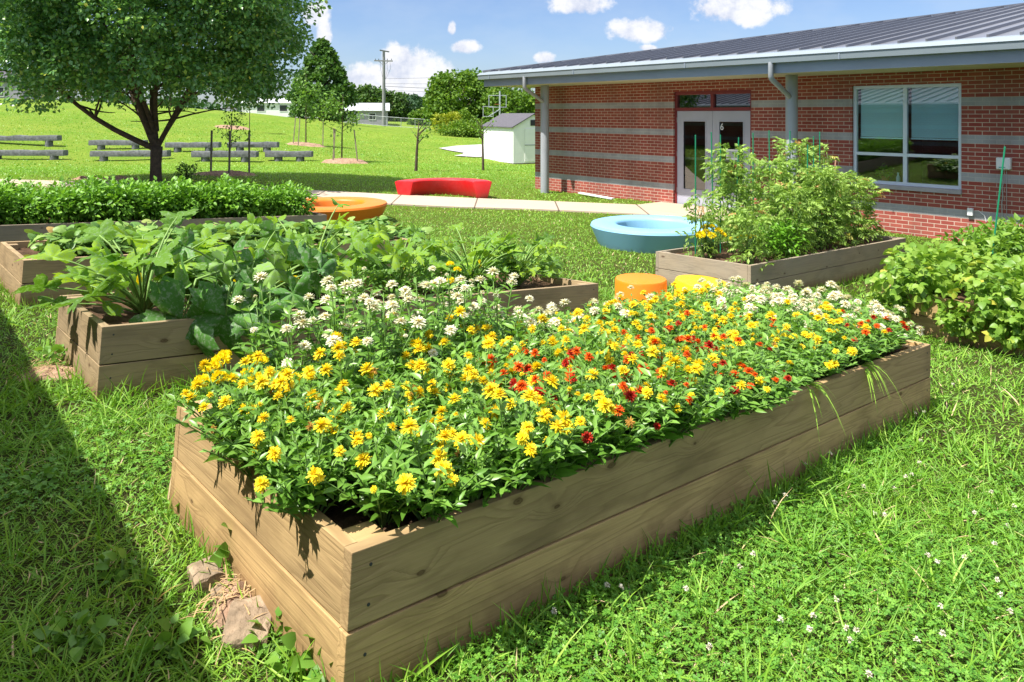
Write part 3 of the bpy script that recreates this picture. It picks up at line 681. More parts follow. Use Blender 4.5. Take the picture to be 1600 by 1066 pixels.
def stemmy(seed, h, rad, nst, pairs, leafL, tmpl, spread=0.9, zpow=1.0, up=0.25, mi=0, lo=0.3, stemr=0.003):
    rg = np.random.default_rng(seed); lb = LB(); tips = []
    pos = []; dr = []; sc = []; rn = []
    for i in range(nst):
        az = 2*np.pi*(i*0.618+rg.uniform(-.08, .08)); fr = math.sqrt((i+.5)/nst)*spread+rg.uniform(-.06, .06); fr = max(0.02, fr)
        tip = np.array([math.cos(az)*rad*fr, math.sin(az)*rad*fr, h*(1-0.38*fr**2)*rg.uniform(.88, 1.1)])
        mid = np.array([tip[0]*.35, tip[1]*.35, tip[2]*.5]); ts = np.linspace(0, 1, 6)[:, None]
        c = (1-ts)**2*np.array([tip[0]*.06, tip[1]*.06, 0])+2*ts*(1-ts)*mid+ts**2*tip
        lb.tube(c, np.linspace(stemr, stemr*.6, 6), 4, .5, 1); dv = tip-mid; dv /= np.linalg.norm(dv); tips.append((tip, dv))
        for k in range(pairs):
            f = lo+(1-lo)*(k+.5)/pairs+rg.uniform(-.03, .03); f = min(f, .97)
            p = (1-f)**2*np.zeros(3)+2*f*(1-f)*mid+f*f*tip; a0 = rg.uniform(0, 2*np.pi)
            for s_ in (0, np.pi):
                d = np.array([math.cos(a0+s_), math.sin(a0+s_), up+rg.uniform(-.3, .45)]); d += dv*0.35
                pos.append(p); dr.append(d); sc.append(leafL*rg.uniform(.6, 1.15)*(1.08-.45*f**3)); rn.append(np.clip(.15+.6*f+rg.normal(0, .17), 0, .93))
    pos = np.array(pos); dr = np.array(dr)
    lb.add(tmpl, pos, orient(dr, roll=rg.normal(0, .5, len(pos))), np.array(sc), np.array(rn), mi)
    return lb, tips

def flower_mesh(name, seed, rad=0.027, rows=((15, 1.0, -.05), (14, .92, .35), (12, .80, .75), (8, .66, 1.15)), wd=.36, center=True, ball=False):
    rg = np.random.default_rng(seed); lb = LB(); pet = blade_leaf(2, wd, -.10, .18, prof=lambda t: {0: .35, .5: 1, 1: .45}[t])
    for (n, f, el) in rows:
        a = np.arange(n)*2*np.pi/n+rg.uniform(0, 1)+rg.normal(0, .09, n)
        e = el+rg.normal(0, .14, n); d = np.stack([np.cos(a)*np.cos(e), np.sin(a)*np.cos(e), np.sin(e)], 1)
        p = np.zeros((n, 3)); p[:, 2] = (1-f)*rad*.45
        if ball: p += d*rad*0.1
        lb.add(pet, p, orient(d, roll=rg.normal(0, .25, n)), rad*f*rg.uniform(.85, 1.1, n), rg.uniform(0, 1, n), 0)
    if center:
        lb.tube([(0, 0, -.002), (0, 0, rad*.26), (0, 0, rad*.34)], [rad*.20, rad*.19, rad*.08], 7, .5, 1)
    lb.tube([(0, 0, -.03), (0, 0, 0)], [.0016, .0022], 5, .5, 2)
    return lb.mesh(name)
FY = [flower_mesh('zinnia_bloom', 10+i, .0265) for i in range(4)]
FYW = [flower_mesh('zinnia_bloom_w', 20+i, .031, ((17, 1.0, -.08), (15, .92, .28), (12, .78, .65), (7, .6, 1.05))) for i in range(3)]
FO = [flower_mesh('zinnia_bloom_o', 30+i, .0235) for i in range(2)]
FR = [flower_mesh('zinnia_bloom_r', 35+i, .022) for i in range(2)]
FB = [flower_mesh('zinnia_bloom_b', 40, .018, ((9, 1.0, -.3), (8, .8, .5)))]
def dome_flower(name, seed, rad=.029):
    rg = np.random.default_rng(seed); lb = LB(); n = 95; k = np.arange(n)+.5; z = 1-k/n*1.25; a = k*2.39996; r = np.sqrt(np.maximum(0, 1-z*z))
    d = np.stack([r*np.cos(a), r*np.sin(a), z], 1); p = d*rad*np.array([.62, .62, .40]); dv = d+rg.normal(0, .22, (n, 3))
    lb.add(L_SMALL, p, orient(dv, roll=rg.uniform(0, 6, n)), rad*np.array([.46, .8, .46])*rg.uniform(.8, 1.2, (n, 1)), rg.uniform(0, 1, n), 0)
    lb.tube([(0, 0, -.035), (0, 0, 0)], [.002, .006], 6, .5, 2); return lb.mesh(name)
FM = [dome_flower('marigold_bloom', 50+i) for i in range(2)]
FMATS = {'y': (FY, [M['py'], M['pyc'], M['stem']]), 'w': (FYW, [M['pw'], M['pyc'], M['stem']]), 'o': (FO, [M['po'], M['pr'], M['stem']]),
         'r': (FR, [M['pr'], M['pr'], M['stem']]), 'b': (FB, [M['pbrown'], M['pbrown'], M['stem']]), 'm': (FM, [M['pm'], M['pm'], M['stem']])}
def bloom(kind, root, loc, tilt, az, sc, rg):
    fl, mats = FMATS[kind]; me = fl[int(rg.integers(len(fl)))]
    return link_shared('blossom', me, mats, root, loc, (tilt*math.cos(az), tilt*math.sin(az), rg.uniform(0, 6)), sc)

ZV = [];
for i in range(6):
    lb, tips = stemmy(100+i, 0.25, 0.23, 24, 6, .066, L_LANCE); ZV.append((lb.mesh('zinnia_foliage'), tips))
ZT = []
for i in range(3):
    lb, tips = stemmy(120+i, 0.50, 0.17, 11, 8, .075, L_LANCE, .9, lo=.15, stemr=.0035); ZT.append((lb.mesh('tall_zinnia_foliage'), tips))
rg = np.random.default_rng(77)
ZLAB = {'y': ('yellow double zinnia plant in the dense planting of the foreground bed', 'yellow zinnias filling the foreground bed'),
        'w': ('cream white low zinnia plant among the yellow ones in the foreground bed', 'low cream zinnias in the foreground bed'),
        'W': ('tall cream white zinnia plant rising along the back of the foreground bed', 'tall cream zinnias at the back of the foreground bed'),
        'o': ('zinnia plant with small orange and red blooms in the foreground bed', 'orange and red zinnias in the foreground bed')}
def zinnia(a, b, kind):
    loc = B1.P(a, b, -.05); tall = kind == 'W'
    me, tips = (ZT if tall else ZV)[int(rg.integers(3 if tall else 6))]
    lab, grp = ZLAB[kind]; root = empty('zinnia_plant', loc, rg.uniform(0, 6.28)); tag(root, lab, 'flower plant', grp)
    sc = rg.uniform(.88, 1.12); root.scale = (sc, sc, sc*(.82+(.16 if a < 1.6 else .0)+.17*math.sin(math.pi*min(1, max(0, b/B1.wid))) if not tall else .90))
    link_shared('foliage', me, [M['zin'], M['stem']], root)
    nb = {'y': rg.integers(5, 8), 'w': rg.integers(8, 12), 'W': rg.integers(5, 9), 'o': rg.integers(7, 11)}[kind]
    order = rg.permutation(len(tips))
    for k in order[:nb]:
        p, dv = tips[k]; q = p+dv*rg.uniform(.012, .035)
        r_ = rg.random()
        fk = {'y': 'y' if r_ > .07 else 'b', 'w': 'w', 'W': 'w', 'o': 'o' if r_ < .5 else ('r' if r_ < .88 else 'y')}[kind]
        tilt = min(0.9, math.hypot(dv[0], dv[1])*0.9); az = math.atan2(dv[1], dv[0])
        wq = root.matrix_basis @ Vector(q) if False else Vector(loc)+Matrix.Rotation(root.rotation_euler.z, 3, 'Z') @ Vector(q)*sc
        la = (np.array(wq)-B1.O) @ B1.x; lb_ = (np.array(wq)-B1.O) @ B1.y
        if la < -.17 or lb_ < -.13 or (la < .1 and lb_ > B1.wid-.02): continue
        me_o = bloom(fk, root, tuple(q), 0, 0, rg.uniform(.62, 1.06) if rg.random() > .12 else rg.uniform(.3, .5), rg)
        me_o.rotation_mode = 'QUATERNION'
        d3 = Vector((dv[0]*.8+rg.normal(0, .15), dv[1]*.8+rg.normal(0, .15), max(.25, dv[2]+.35)))
        me_o.rotation_quaternion = d3.to_track_quat('Z', 'Y')
na, nbr = 19, 7
for i in range(na):
    for j in range(nbr):
        a = .05+(B1.len-.12)*(i+rg.uniform(.25, .75))/na; b = .05+(B1.wid-.10)*(j+rg.uniform(.25, .75))/nbr
        if a < .22 and b > .88: continue          # marigold corner
        if a < .15 and b < .13: continue
        k = 'y'
        if b > .80 and .20 < a < 1.40: k = 'W' if rg.random() < .88 else 'y'
        elif b > .85 and 1.4 < a < 1.9: k = 'w' if rg.random() < .5 else 'y'
        elif b > .66 and .7 < a < 1.4 and rg.random() < .3: k = 'W'
        elif a > 3.02+.30*(b < .3): k = 'w'
        elif b > .95 and 2.0 < a < 2.7 and rg.random() < .5: k = 'w'
        elif abs(a-1.02) < .24 and b < .45 and rg.random() < .85: k = 'o'
        elif abs(a-1.78) < .25 and b < .55 and rg.random() < .9: k = 'o'
        elif 1.6 < a < 2.6 and .6 < b and rg.random() < .15: k = 'o'
        elif 2.6 < a < 3.3 and rg.random() < .22: k = 'o'
        zinnia(a, b, k)

for b in np.arange(.27, .86, .11): zinnia(.035+rg.uniform(-.02, .02), b, 'y')
for a in np.arange(.27, 2.0, .14): zinnia(a, .045+rg.uniform(-.02, .02), 'o' if (.9 < a < 1.15 or 1.6 < a < 1.9) and rg.random() < .6 else 'y')
# marigolds
MV = [stemmy(140+i, 0.20, 0.12, 12, 9, .034, L_LANCE, .9, lo=.2) for i in range(2)]
MV = [(lb.mesh('marigold_foliage'), tips) for lb, tips in MV]
def marigold(B, a, b, label, sc=1.0, n=7, drop=.05):
    me, tips = MV[int(rg.integers(2))]; root = empty('marigold_plant', B.P(a, b, -drop), rg.uniform(0, 6)); tag(root, label, 'flower plant', None); root.scale = (sc,)*3
    link_shared('foliage', me, [M['marileaf'], M['stem']], root)
    for k in rg.permutation(len(tips))[:n]:
        p, dv = tips[k]; o_ = bloom('m', root, tuple(p+dv*.03), 0, 0, rg.uniform(.8, 1.15), rg); o_.rotation_mode = 'QUATERNION'
        o_.rotation_quaternion = Vector((dv[0]*.7, dv[1]*.7, 1)).to_track_quat('Z', 'Y')
marigold(B1, .13, 1.08, 'pompom marigold plant at the far left corner of the foreground bed', 1.05, 6)
marigold(B1, .19, .90, 'pompom marigold plant second from the left corner of the foreground bed, next to the zinnias', 1.1, 5)
marigold(B2, 1.05, .25, 'small marigold between zucchini leaves in the second bed', 1.0, 3)
marigold(B2, 2.25, .2, 'small marigold near the right end of the zucchini bed', 1.0, 3)
marigold(B5, .35, .75, 'bright yellow marigold at the left end of the tomato bed', 1.5, 8)
marigold(B5, .55, .40, 'smaller yellow marigold in front of the tomatoes, nearer the front corner of their bed', 1.3, 5)

def bush(seed, H, Rr, n, tmpl, size, mi=0, squash=1.0, droop=0.1, stems=6, rlo=0.0, rhi=.95, out=0.7, zc=.55, shell=.55, smat=1, stemr=.005):
    """leaves filling a rounded volume, with a few stems"""
    rg = np.random.default_rng(seed); lb = LB()
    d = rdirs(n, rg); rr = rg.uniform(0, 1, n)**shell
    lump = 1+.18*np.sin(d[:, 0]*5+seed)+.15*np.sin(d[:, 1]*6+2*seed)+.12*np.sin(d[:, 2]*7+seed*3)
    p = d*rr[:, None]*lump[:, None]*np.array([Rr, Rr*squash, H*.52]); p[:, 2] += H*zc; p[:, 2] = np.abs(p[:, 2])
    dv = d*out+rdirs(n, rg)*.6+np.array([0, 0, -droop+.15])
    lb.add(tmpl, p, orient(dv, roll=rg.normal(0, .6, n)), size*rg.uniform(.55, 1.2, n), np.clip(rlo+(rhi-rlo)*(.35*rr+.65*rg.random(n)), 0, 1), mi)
    for i in range(stems):
        e = rdirs(1, rg, .3, .95)[0]*np.array([Rr, Rr*squash, H])*.75
        ts = np.linspace(0, 1, 5)[:, None]; c = ts*e+np.array([0, 0, 1])*(ts*(1-ts))*H*.3
        lb.tube(c, np.linspace(stemr, stemr*.4, 5), 5, .5, smat)
    return lb

# pepper plants in the rear bed
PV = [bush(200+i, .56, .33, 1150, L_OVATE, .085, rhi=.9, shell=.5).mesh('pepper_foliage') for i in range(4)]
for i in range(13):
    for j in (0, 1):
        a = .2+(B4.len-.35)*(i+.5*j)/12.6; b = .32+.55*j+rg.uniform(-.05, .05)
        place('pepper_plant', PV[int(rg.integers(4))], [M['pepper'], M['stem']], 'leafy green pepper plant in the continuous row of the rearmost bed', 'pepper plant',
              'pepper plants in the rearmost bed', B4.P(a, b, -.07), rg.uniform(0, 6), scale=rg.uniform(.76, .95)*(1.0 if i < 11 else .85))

# zucchini plants
def zucchini(seed, a, b, label, nl, hgt, size, mat, bed=B2, spread=.55, wilt=0.0, flowers=1, lean=(0, 0), hang=()):
    rg = np.random.default_rng(seed); lb = LB(); root = empty('zucchini_plant', bed.P(a, b, -.07), 0); tag(root, label, 'zucchini plant', 'zucchini plants in the second bed')
    for i in range(nl):
        az = i*2.4+rg.uniform(-.3, .3); fr = .35+.65*rg.random(); el = rg.uniform(.5, 1.0) if i % 3 else rg.uniform(.32, .6)
        L_ = hgt*rg.uniform(.75, 1.1); tip = np.array([math.cos(az)*L_*fr*spread*1.3+lean[0], math.sin(az)*L_*fr*spread*1.3+lean[1], L_*el])
        mid = np.array([tip[0]*.30, tip[1]*.30, tip[2]*.75]); ts = np.linspace(0, 1, 7)[:, None]
        c = (1-ts)**2*0+2*ts*(1-ts)*mid+ts**2*tip; lb.tube(c, np.linspace(.008, .0045, 7), 6, .5, 1)
        dd = tip-mid; dd[:2] *= 1.25; dd[2] = dd[2]*.95+.06-(wilt*rg.uniform(.2, 1.5)); dd /= np.linalg.norm(dd)
        s_ = size*rg.uniform(.7, 1.12)*(1.1-.3*el); up = np.array([[-dd[0]*.6, -dd[1]*.6-.35, .8]])+rg.normal(0, .42, (1, 3))
        lb.add(L_ZUC, tip[None], orient(dd[None], up), np.array([[s_, s_*rg.uniform(.8, 1.05), s_*(1+wilt*1.6)]]), np.array([rg.uniform(.1, 1)]), 0)
    for (hx, hy, hz, dx, dy, dz, s_) in hang:
        c = np.array([(0, 0, .02), (hx*.35, hy*.35, .32), (hx*.8, hy*.8, .30), (hx, hy, hz)]); lb.tube(c, [.011, .009, .007, .005], 6, .5, 1); dd = np.array([dx, dy, dz], float)
        lb.add(L_ZUC, c[-1:], orient(dd[None], np.array([[0, -1.0, .35]])), np.array([[s_, s_*.85, s_*1.7]]), np.array([.35]), 0)
    o_ = link('foliage', lb.mesh('zucchini_foliage'), [mat, M['palestem']], root)
    for k in range(flowers):
        fb = LB(); pet = blade_leaf(3, .5, .3, -.3); aa = np.arange(5)*2*np.pi/5
        fb.add(pet, np.zeros((5, 3)), orient(np.stack([np.cos(aa)*.45, np.sin(aa)*.45, np.ones(5)], 1)), .075, rg.random(5), 0)
        o2 = link('blossom', fb.mesh('zucchini_blossom'), [M['pm'], M['stem']], root, (rg.uniform(-.08, .08), rg.uniform(-.12, -.02), rg.uniform(.12, .24)))
    return root
zucchini(301, .34, .66, 'bright green upright zucchini plant at the left end of the second bed', 46, .52, .17, M['zuc'], spread=.85)
zucchini(302, .80, .25, 'large drooping zucchini plant hanging over the front board of the second bed', 20, .52, .17, M['zucd'], spread=.85, wilt=.75, lean=(.02, -.10), flowers=1, hang=((-.20, -.38, .10, -.20, -.15, -1, .33), (.03, -.37, .12, .05, -.12, -1, .30), (.20, -.36, .14, .35, -.3, -.7, .20)))
zucchini(307, 1.20, .72, 'low spreading zucchini plant just behind the drooping one', 38, .44, .13, M['zuc'], spread=.9, flowers=1)
zucchini(303, 1.45, .80, 'tall arching zucchini plant in the middle of the second bed', 34, .60, .15, M['zuc'], spread=.8, wilt=.2)
zucchini(304, 2.15, .75, 'yellowing zucchini plant behind the white zinnias', 36, .42, .115, M['zuc'], spread=.8, wilt=.1)
zucchini(305, 2.75, .65, 'silver-mottled zucchini plant second from the right end of its bed', 44, .43, .11, M['zuc'], spread=.8, flowers=1)
zucchini(306, 3.2, .6, 'rightmost zucchini plant at the end of the second bed', 44, .43, .11, M['zuc'], spread=.75, wilt=.1)
# low undergrowth in bed 2
lb = bush(311, .2, 1.0, 2400, L_SMALL, .04, squash=.3, stems=0, rhi=.8)
UG = lb.mesh('undergrowth')
for k, a in enumerate((1.3, 2.6)):
    o_ = link_shared('undergrowth', UG, [M['weed'], M['stem']], None, tuple(B2.P(a, .62, -.08)), (0, 0, math.atan2(B2.x[1], B2.x[0])))
    tag(o_, ['low weedy growth under the arching zucchini in the second bed', 'low weedy growth under the silver-mottled zucchini'][k], 'ground cover', kind='stuff')

# trailing vines in bed 3
VV = [bush(320+i, .34, .42, 300, L_VINE, .068, rhi=1.0, shell=.4, squash=.95, droop=.2).mesh('vine_foliage') for i in range(3)]
for i in range(8):
    a = .52+i*.43; place('vine_plant', VV[i % 3], [M['vine'], M['palestem']], 'leafy trailing vine crowding the bed behind the zucchini', 'vine plant', 'trailing vines in the third bed',
                        B3.P(a, .38+.3*(i % 2)+rg.uniform(-.05, .1), -.07), rg.uniform(0, 6), scale=rg.uniform(.95, 1.15)).scale.z *= .74-.03*i
place('vine_plant', VV[0], [M['zucd'], M['palestem']], 'greyish-green vine mound spilling off the right end of the third bed near the orange ring', 'vine plant', None, B3.P(3.72, .5, -.16), 1.0, scale=1.1).scale.z *= .6

# tomato plants
def compound(nl=7):
    base = blade_leaf(2, .48, .2, .3, prof=lambda t: {0: .15, .5: 1, 1: .05}[t], wave=.04); V = []; Qs = []; n0 = 0
    rr = np.random.default_rng(5)
    for k in range(nl):
        if k == nl-1: p = np.array([.72, 0, -.18]); d = np.array([1, 0, -.5]); s_ = .38
        else:
            side = 1 if k % 2 else -1; x = .18+.18*(k//2); p = np.array([x, 0, -.25*x*x]); d = np.array([.5, side, -.25+rr.normal(0, .15)]); s_ = .30+.05*(k//2)
        Rm = orient(d[None], roll=rr.normal(0, .4, 1))[0]; v = (base[0]*s_) @ Rm.T+p; V.append(v); Qs.append(base[1]+n0); n0 += len(v)
    st = np.array([(0, -.008, 0), (0, .008, 0), (.72, .006, -.17), (.72, -.006, -.17), (.36, .008, -.03), (.36, -.008, -.03)])
    V.append(st); Qs.append(np.array([(0, 5, 4, 1), (5, 3, 2, 4)])+n0)
    return (np.concatenate(V), np.concatenate(Qs), np.zeros((0, 3), int))
L_TOM = compound()
def tomato(seed, H, Rr, n, taper=.5):
    rg = np.random.default_rng(seed); lb = LB()
    z = rg.uniform(0.05, 1, n)**.9; a = rg.uniform(0, 2*np.pi, n); prof = (1-taper*z**1.5)*(.75+.25*np.sin(z*9+seed)); r = Rr*prof*np.sqrt(rg.uniform(.05, 1, n))*(1+.35*np.sin(a*3+seed)*np.sin(z*14+a))
    p = np.stack([r*np.cos(a), r*np.sin(a), z*H], 1); d = np.stack([np.cos(a), np.sin(a), rg.normal(.15, .45, n)], 1)+rdirs(n, rg)*.35
    lb.add(L_TOM, p, orient(d, roll=rg.normal(0, .5, n)), rg.uniform(.09, .17, n), np.clip(rg.beta(2, 2, n)+.1*z, 0, 1), 0)
    for i in range(7):
        e = np.array([math.cos(i*2.2)*Rr*.5, math.sin(i*2.2)*Rr*.5, H*rg.uniform(.7, 1.02)]); ts = np.linspace(0, 1, 7)[:, None]
        lb.tube(ts*e+np.stack([.04*np.sin(ts[:, 0]*7+i), .04*np.cos(ts[:, 0]*6+i), ts[:, 0]*0], 1), np.linspace(.008, .003, 7), 5, .5, 1)
    return lb.mesh('tomato_foliage')
TM = [M['tomato'], M['stem']]
tomd = [(401, .28, .80, .72, .13, 90, 'thin tall tomato plant at the left end of its bed', .1),
        (402, .95, .85, 1.18, .30, 420, 'tall leaning tomato plant in front of the door marked 6', .45),
        (403, .35, .22, .62, .20, 170, 'low sprawling tomato plant spilling over the front corner of its bed', .2),
        (404, 1.35, .35, .78, .34, 420, 'bushy tomato plant left of the middle of its bed', .35),
        (405, 1.75, .80, 1.02, .38, 560, 'dense tomato plant in front of the brick between door and column', .4),
        (406, 2.15, .40, .95, .36, 560, 'broad tomato plant in the middle of the bed below the column', .4),
        (407, 2.35, .85, 1.28, .30, 420, 'tallest tomato plant, peaking in front of the second grey column', .55),
        (408, 2.75, .55, .88, .36, 520, 'tomato plant just left of the window', .4),
        (409, 3.25, .50, .80, .32, 420, 'rightmost bushy tomato plant in its bed', .4),
        (410, 3.25, .95, 1.20, .17, 150, 'thin tomato plant rising in front of the classroom window', .3)]
for (sd, a, b_, H, Rr, n, lab, tp) in tomd:
    place('tomato_plant', tomato(sd, H*1.07, Rr*1.14, int(n*.92), tp), TM, lab, 'tomato plant', 'staked tomato plants', B5.P(a, b_, -.07), 0)
place('basil_plant', bush(420, .42, .27, 900, L_OVATE, .055, rhi=1).mesh('basil_foliage'), [M['basil'], M['stem']], 'bright green basil bush in front of the tomatoes', 'basil plant', None, B5.P(1.05, .30, -.06), 0)
def stake(B, a, b_, top, lab, lean=(0, 0), mat='stake_green', r=.0075, group='green plant stakes among the tomatoes'):
    p = B.P(a, b_, -.2); mb = MB(); q = (lean[0], lean[1], top+.2); mb.tube([(0, 0, 0), q], r, 6)
    mb.tube([q, (q[0], q[1], q[2]+.012)], [r*1.25, r*.9], 6)
    o_ = mb.build('plant_stake', M[mat], None, loc=tuple(p), smooth=True); tag(o_, lab, 'plant stake', group)
stake(B5, .28, .88, 1.32, 'leftmost green plant stake, standing in front of the left door pane')
stake(B5, .80, 1.0, 1.36, 'left one of the close pair of green stakes at the right door pane', (-.03, 0))
stake(B5, .86, .95, 1.33, 'right one of the close pair of green stakes at the right door pane')
stake(B5, 1.15, .95, 1.30, 'green plant stake leaning right just beside the door frame', (.05, 0))
stake(B5, 1.55, .95, 1.36, 'green plant stake in front of the brick between the door and the grey column')
stake(B5, 2.0, .98, 1.40, 'green plant stake directly right of the grey column', (-.02, 0))
stake(B5, 2.1, .55, 1.22, 'green plant stake beside the peak of the tallest tomato plant', (0.02, 0))
stake(B5, 2.42, .95, 1.40, 'green plant stake between the grey column and the window')
stake(B5, 2.75, .80, 1.33, 'blue-green plant stake overlapping the left window frame', (0, 0))
stake(B5, 3.2, .95, 1.40, 'rightmost green plant stake in the tomato bed, in front of the left window pane')
stake(B5, 2.65, .55, 1.02, 'pinkish wooden stake leaning among the tomatoes left of the window', (.10, 0), 'stake_wood', .008, None)
stake(B5, 3.05, .9, .95, 'short pinkish wooden stake in front of the lower left window pane', (-.06, 0), 'stake_wood', .008, None)
stake(B6, 1.9, .9, 1.3, 'tall green stake leaning right beside the white wall box', (.16, -.02), 'stake_green', .009, None)

# bean plants in the right-hand bed
def trifol():
    V = []; Qs = []; n0 = 0
    for d, p in (((1, 0, -.35), (.35, 0, 0)), ((.15, 1, -.3), (.12, .04, 0)), ((.15, -1, -.3), (.12, -.04, 0))):
        Rm = orient(np.array([d], float))[0]; v = (L_BEAN[0]*.72) @ Rm.T+np.array(p); V.append(v); Qs.append(L_BEAN[1]+n0); n0 += len(v)
    return (np.concatenate(V), np.concatenate(Qs), np.zeros((0, 3), int))
L_TRI = trifol()
BV = [bush(500+i, .50, .36, 190, L_TRI, .115, rhi=1.0, shell=.4, droop=.35).mesh('bean_foliage') for i in range(3)]
BT = [bush(510+i, .50, .36, 750, L_OVATE, .085, rhi=.75, shell=.45, droop=.35).mesh('tall_bean_foliage') for i in range(3)]
for i in range(8):
    for j in (0, 1):
        a = -.02+i*.47; b_ = .26+.72*j; kk = a < 1.5
        lab, grp = ('large-leaved bush bean plant spilling over the left side of the right-hand bed', 'bush beans at the left of the right-hand bed') if kk else ('narrow-leaved light green plant at the back of the right-hand bed', 'light green plants at the back of the right-hand bed')
        place('bean_plant', (BV if kk else BT)[(i+j) % 3], [M['bean'], M['palestem']], lab, 'bean plant', grp, B6.P(a, b_+rg.uniform(-.05, .05), -.12 if kk else -.08), rg.uniform(0, 6), scale=rg.uniform(.9, 1.1)*(.84 if kk else .93))
# bean foliage hanging over the boards
for k, (a, b_, s_) in enumerate(((-.05, 1.12, .55), (-.05, .55, .5), (-.10, .12, .62))):
    place('bean_plant', BV[k % 3], [M['bean'], M['palestem']], 'drooping bean plant hanging down outside the left boards of the right-hand bed', 'bean plant', 'bean plants hanging over the boards', B6.P(a, b_, -.27), k*1.3, scale=s_)

# ------------------------------------------------------------------ seats
def ring(loc, mat, label, grp):
    root = MB(); prof = []
    for (r, z) in [(.52, .0), (.575, .02), (.565, .33), (.585, .365), (.62, .38), (.93, .38), (.975, .37), (.99, .335), (.85, .02), (.84, 0)]: prof.append((r, z))
    root.lathe(prof, 72, closed_prof=True); o_ = root.build('ring_seat', M[mat], None, smooth=True, loc=loc); tag(o_, label, 'ring seat', grp); return o_
ring((2.235, 11.7, -.065), 'blue_plastic', 'pale blue round plastic ring seat on the lawn behind the tomato bed', 'plastic ring seats')
ring((-3.26, 13.4, .055), 'orange_plastic', 'orange round plastic ring seat beside the path behind the pepper bed', 'plastic ring seats')
# red curved bench
mb = MB(); prof = [(.78, 0), (.70, .36), (.73, .385), (1.10, .385), (1.14, .36), (1.04, 0)]
mb.lathe(prof, 40, a0=R(12), a1=R(168), closed_prof=True)
o_ = mb.build('curved_bench', M['red_plastic'], None, smooth=True, bevel=.012, loc=(-1.57, 16.42+.85-.6, .12)); tag(o_, 'glossy red curved plastic bench on the grass just beyond the path', 'bench')
def stool(loc, mat, label, tilt=(0, 0)):
    mb = MB(); mb.lathe([(0, 0), (.205, 0), (.215, .01), (.215, .385), (.208, .398), (.19, .402), (0, .402)], 48)
    o_ = mb.build('drum_stool', M[mat], None, smooth=True, merge=True, loc=loc, rot=(tilt[0], tilt[1], 0)); tag(o_, label, 'stool', 'drum stools behind the zinnia bed')
stool((1.08, 6.2, .262), 'orange2', 'orange cylindrical stool standing behind the zinnia bed')
stool((1.54, 6.12, .262), 'yellow_plastic', 'bright yellow cylindrical stool standing right of the orange one', (R(1), R(4)))

# ------------------------------------------------------------------ building A
BM = Matrix.Translation((W0[0], W0[1], 0)) @ Matrix.Rotation(math.atan2(UX[1], UX[0]), 4, 'Z')
def wall_grid(mb, xs, zs, holes, y, depth):
    for i in range(len(xs)-1):
        for k in range(len(zs)-1):
            cx, cz = (xs[i]+xs[i+1])/2, (zs[k]+zs[k+1])/2
            if any(h[0] < cx < h[1] and h[2] < cz < h[3] for h in holes): continue
            mb.face([(xs[i], y, zs[k]), (xs[i+1], y, zs[k]), (xs[i+1], y, zs[k+1]), (xs[i], y, zs[k+1])])
    for (x0, x1, z0, z1) in holes:
        mb.face([(x0, y, z0), (x0, y, z1), (x0, y+depth, z1), (x0, y+depth, z0)]); mb.face([(x1, y, z0), (x1, y+depth, z0), (x1, y+depth, z1), (x1, y, z1)])
        mb.face([(x0, y, z1), (x1, y, z1), (x1, y+depth, z1), (x0, y+depth, z1)]); mb.face([(x0, y, z0), (x0, y+depth, z0), (x1, y+depth, z0), (x1, y, z0)])

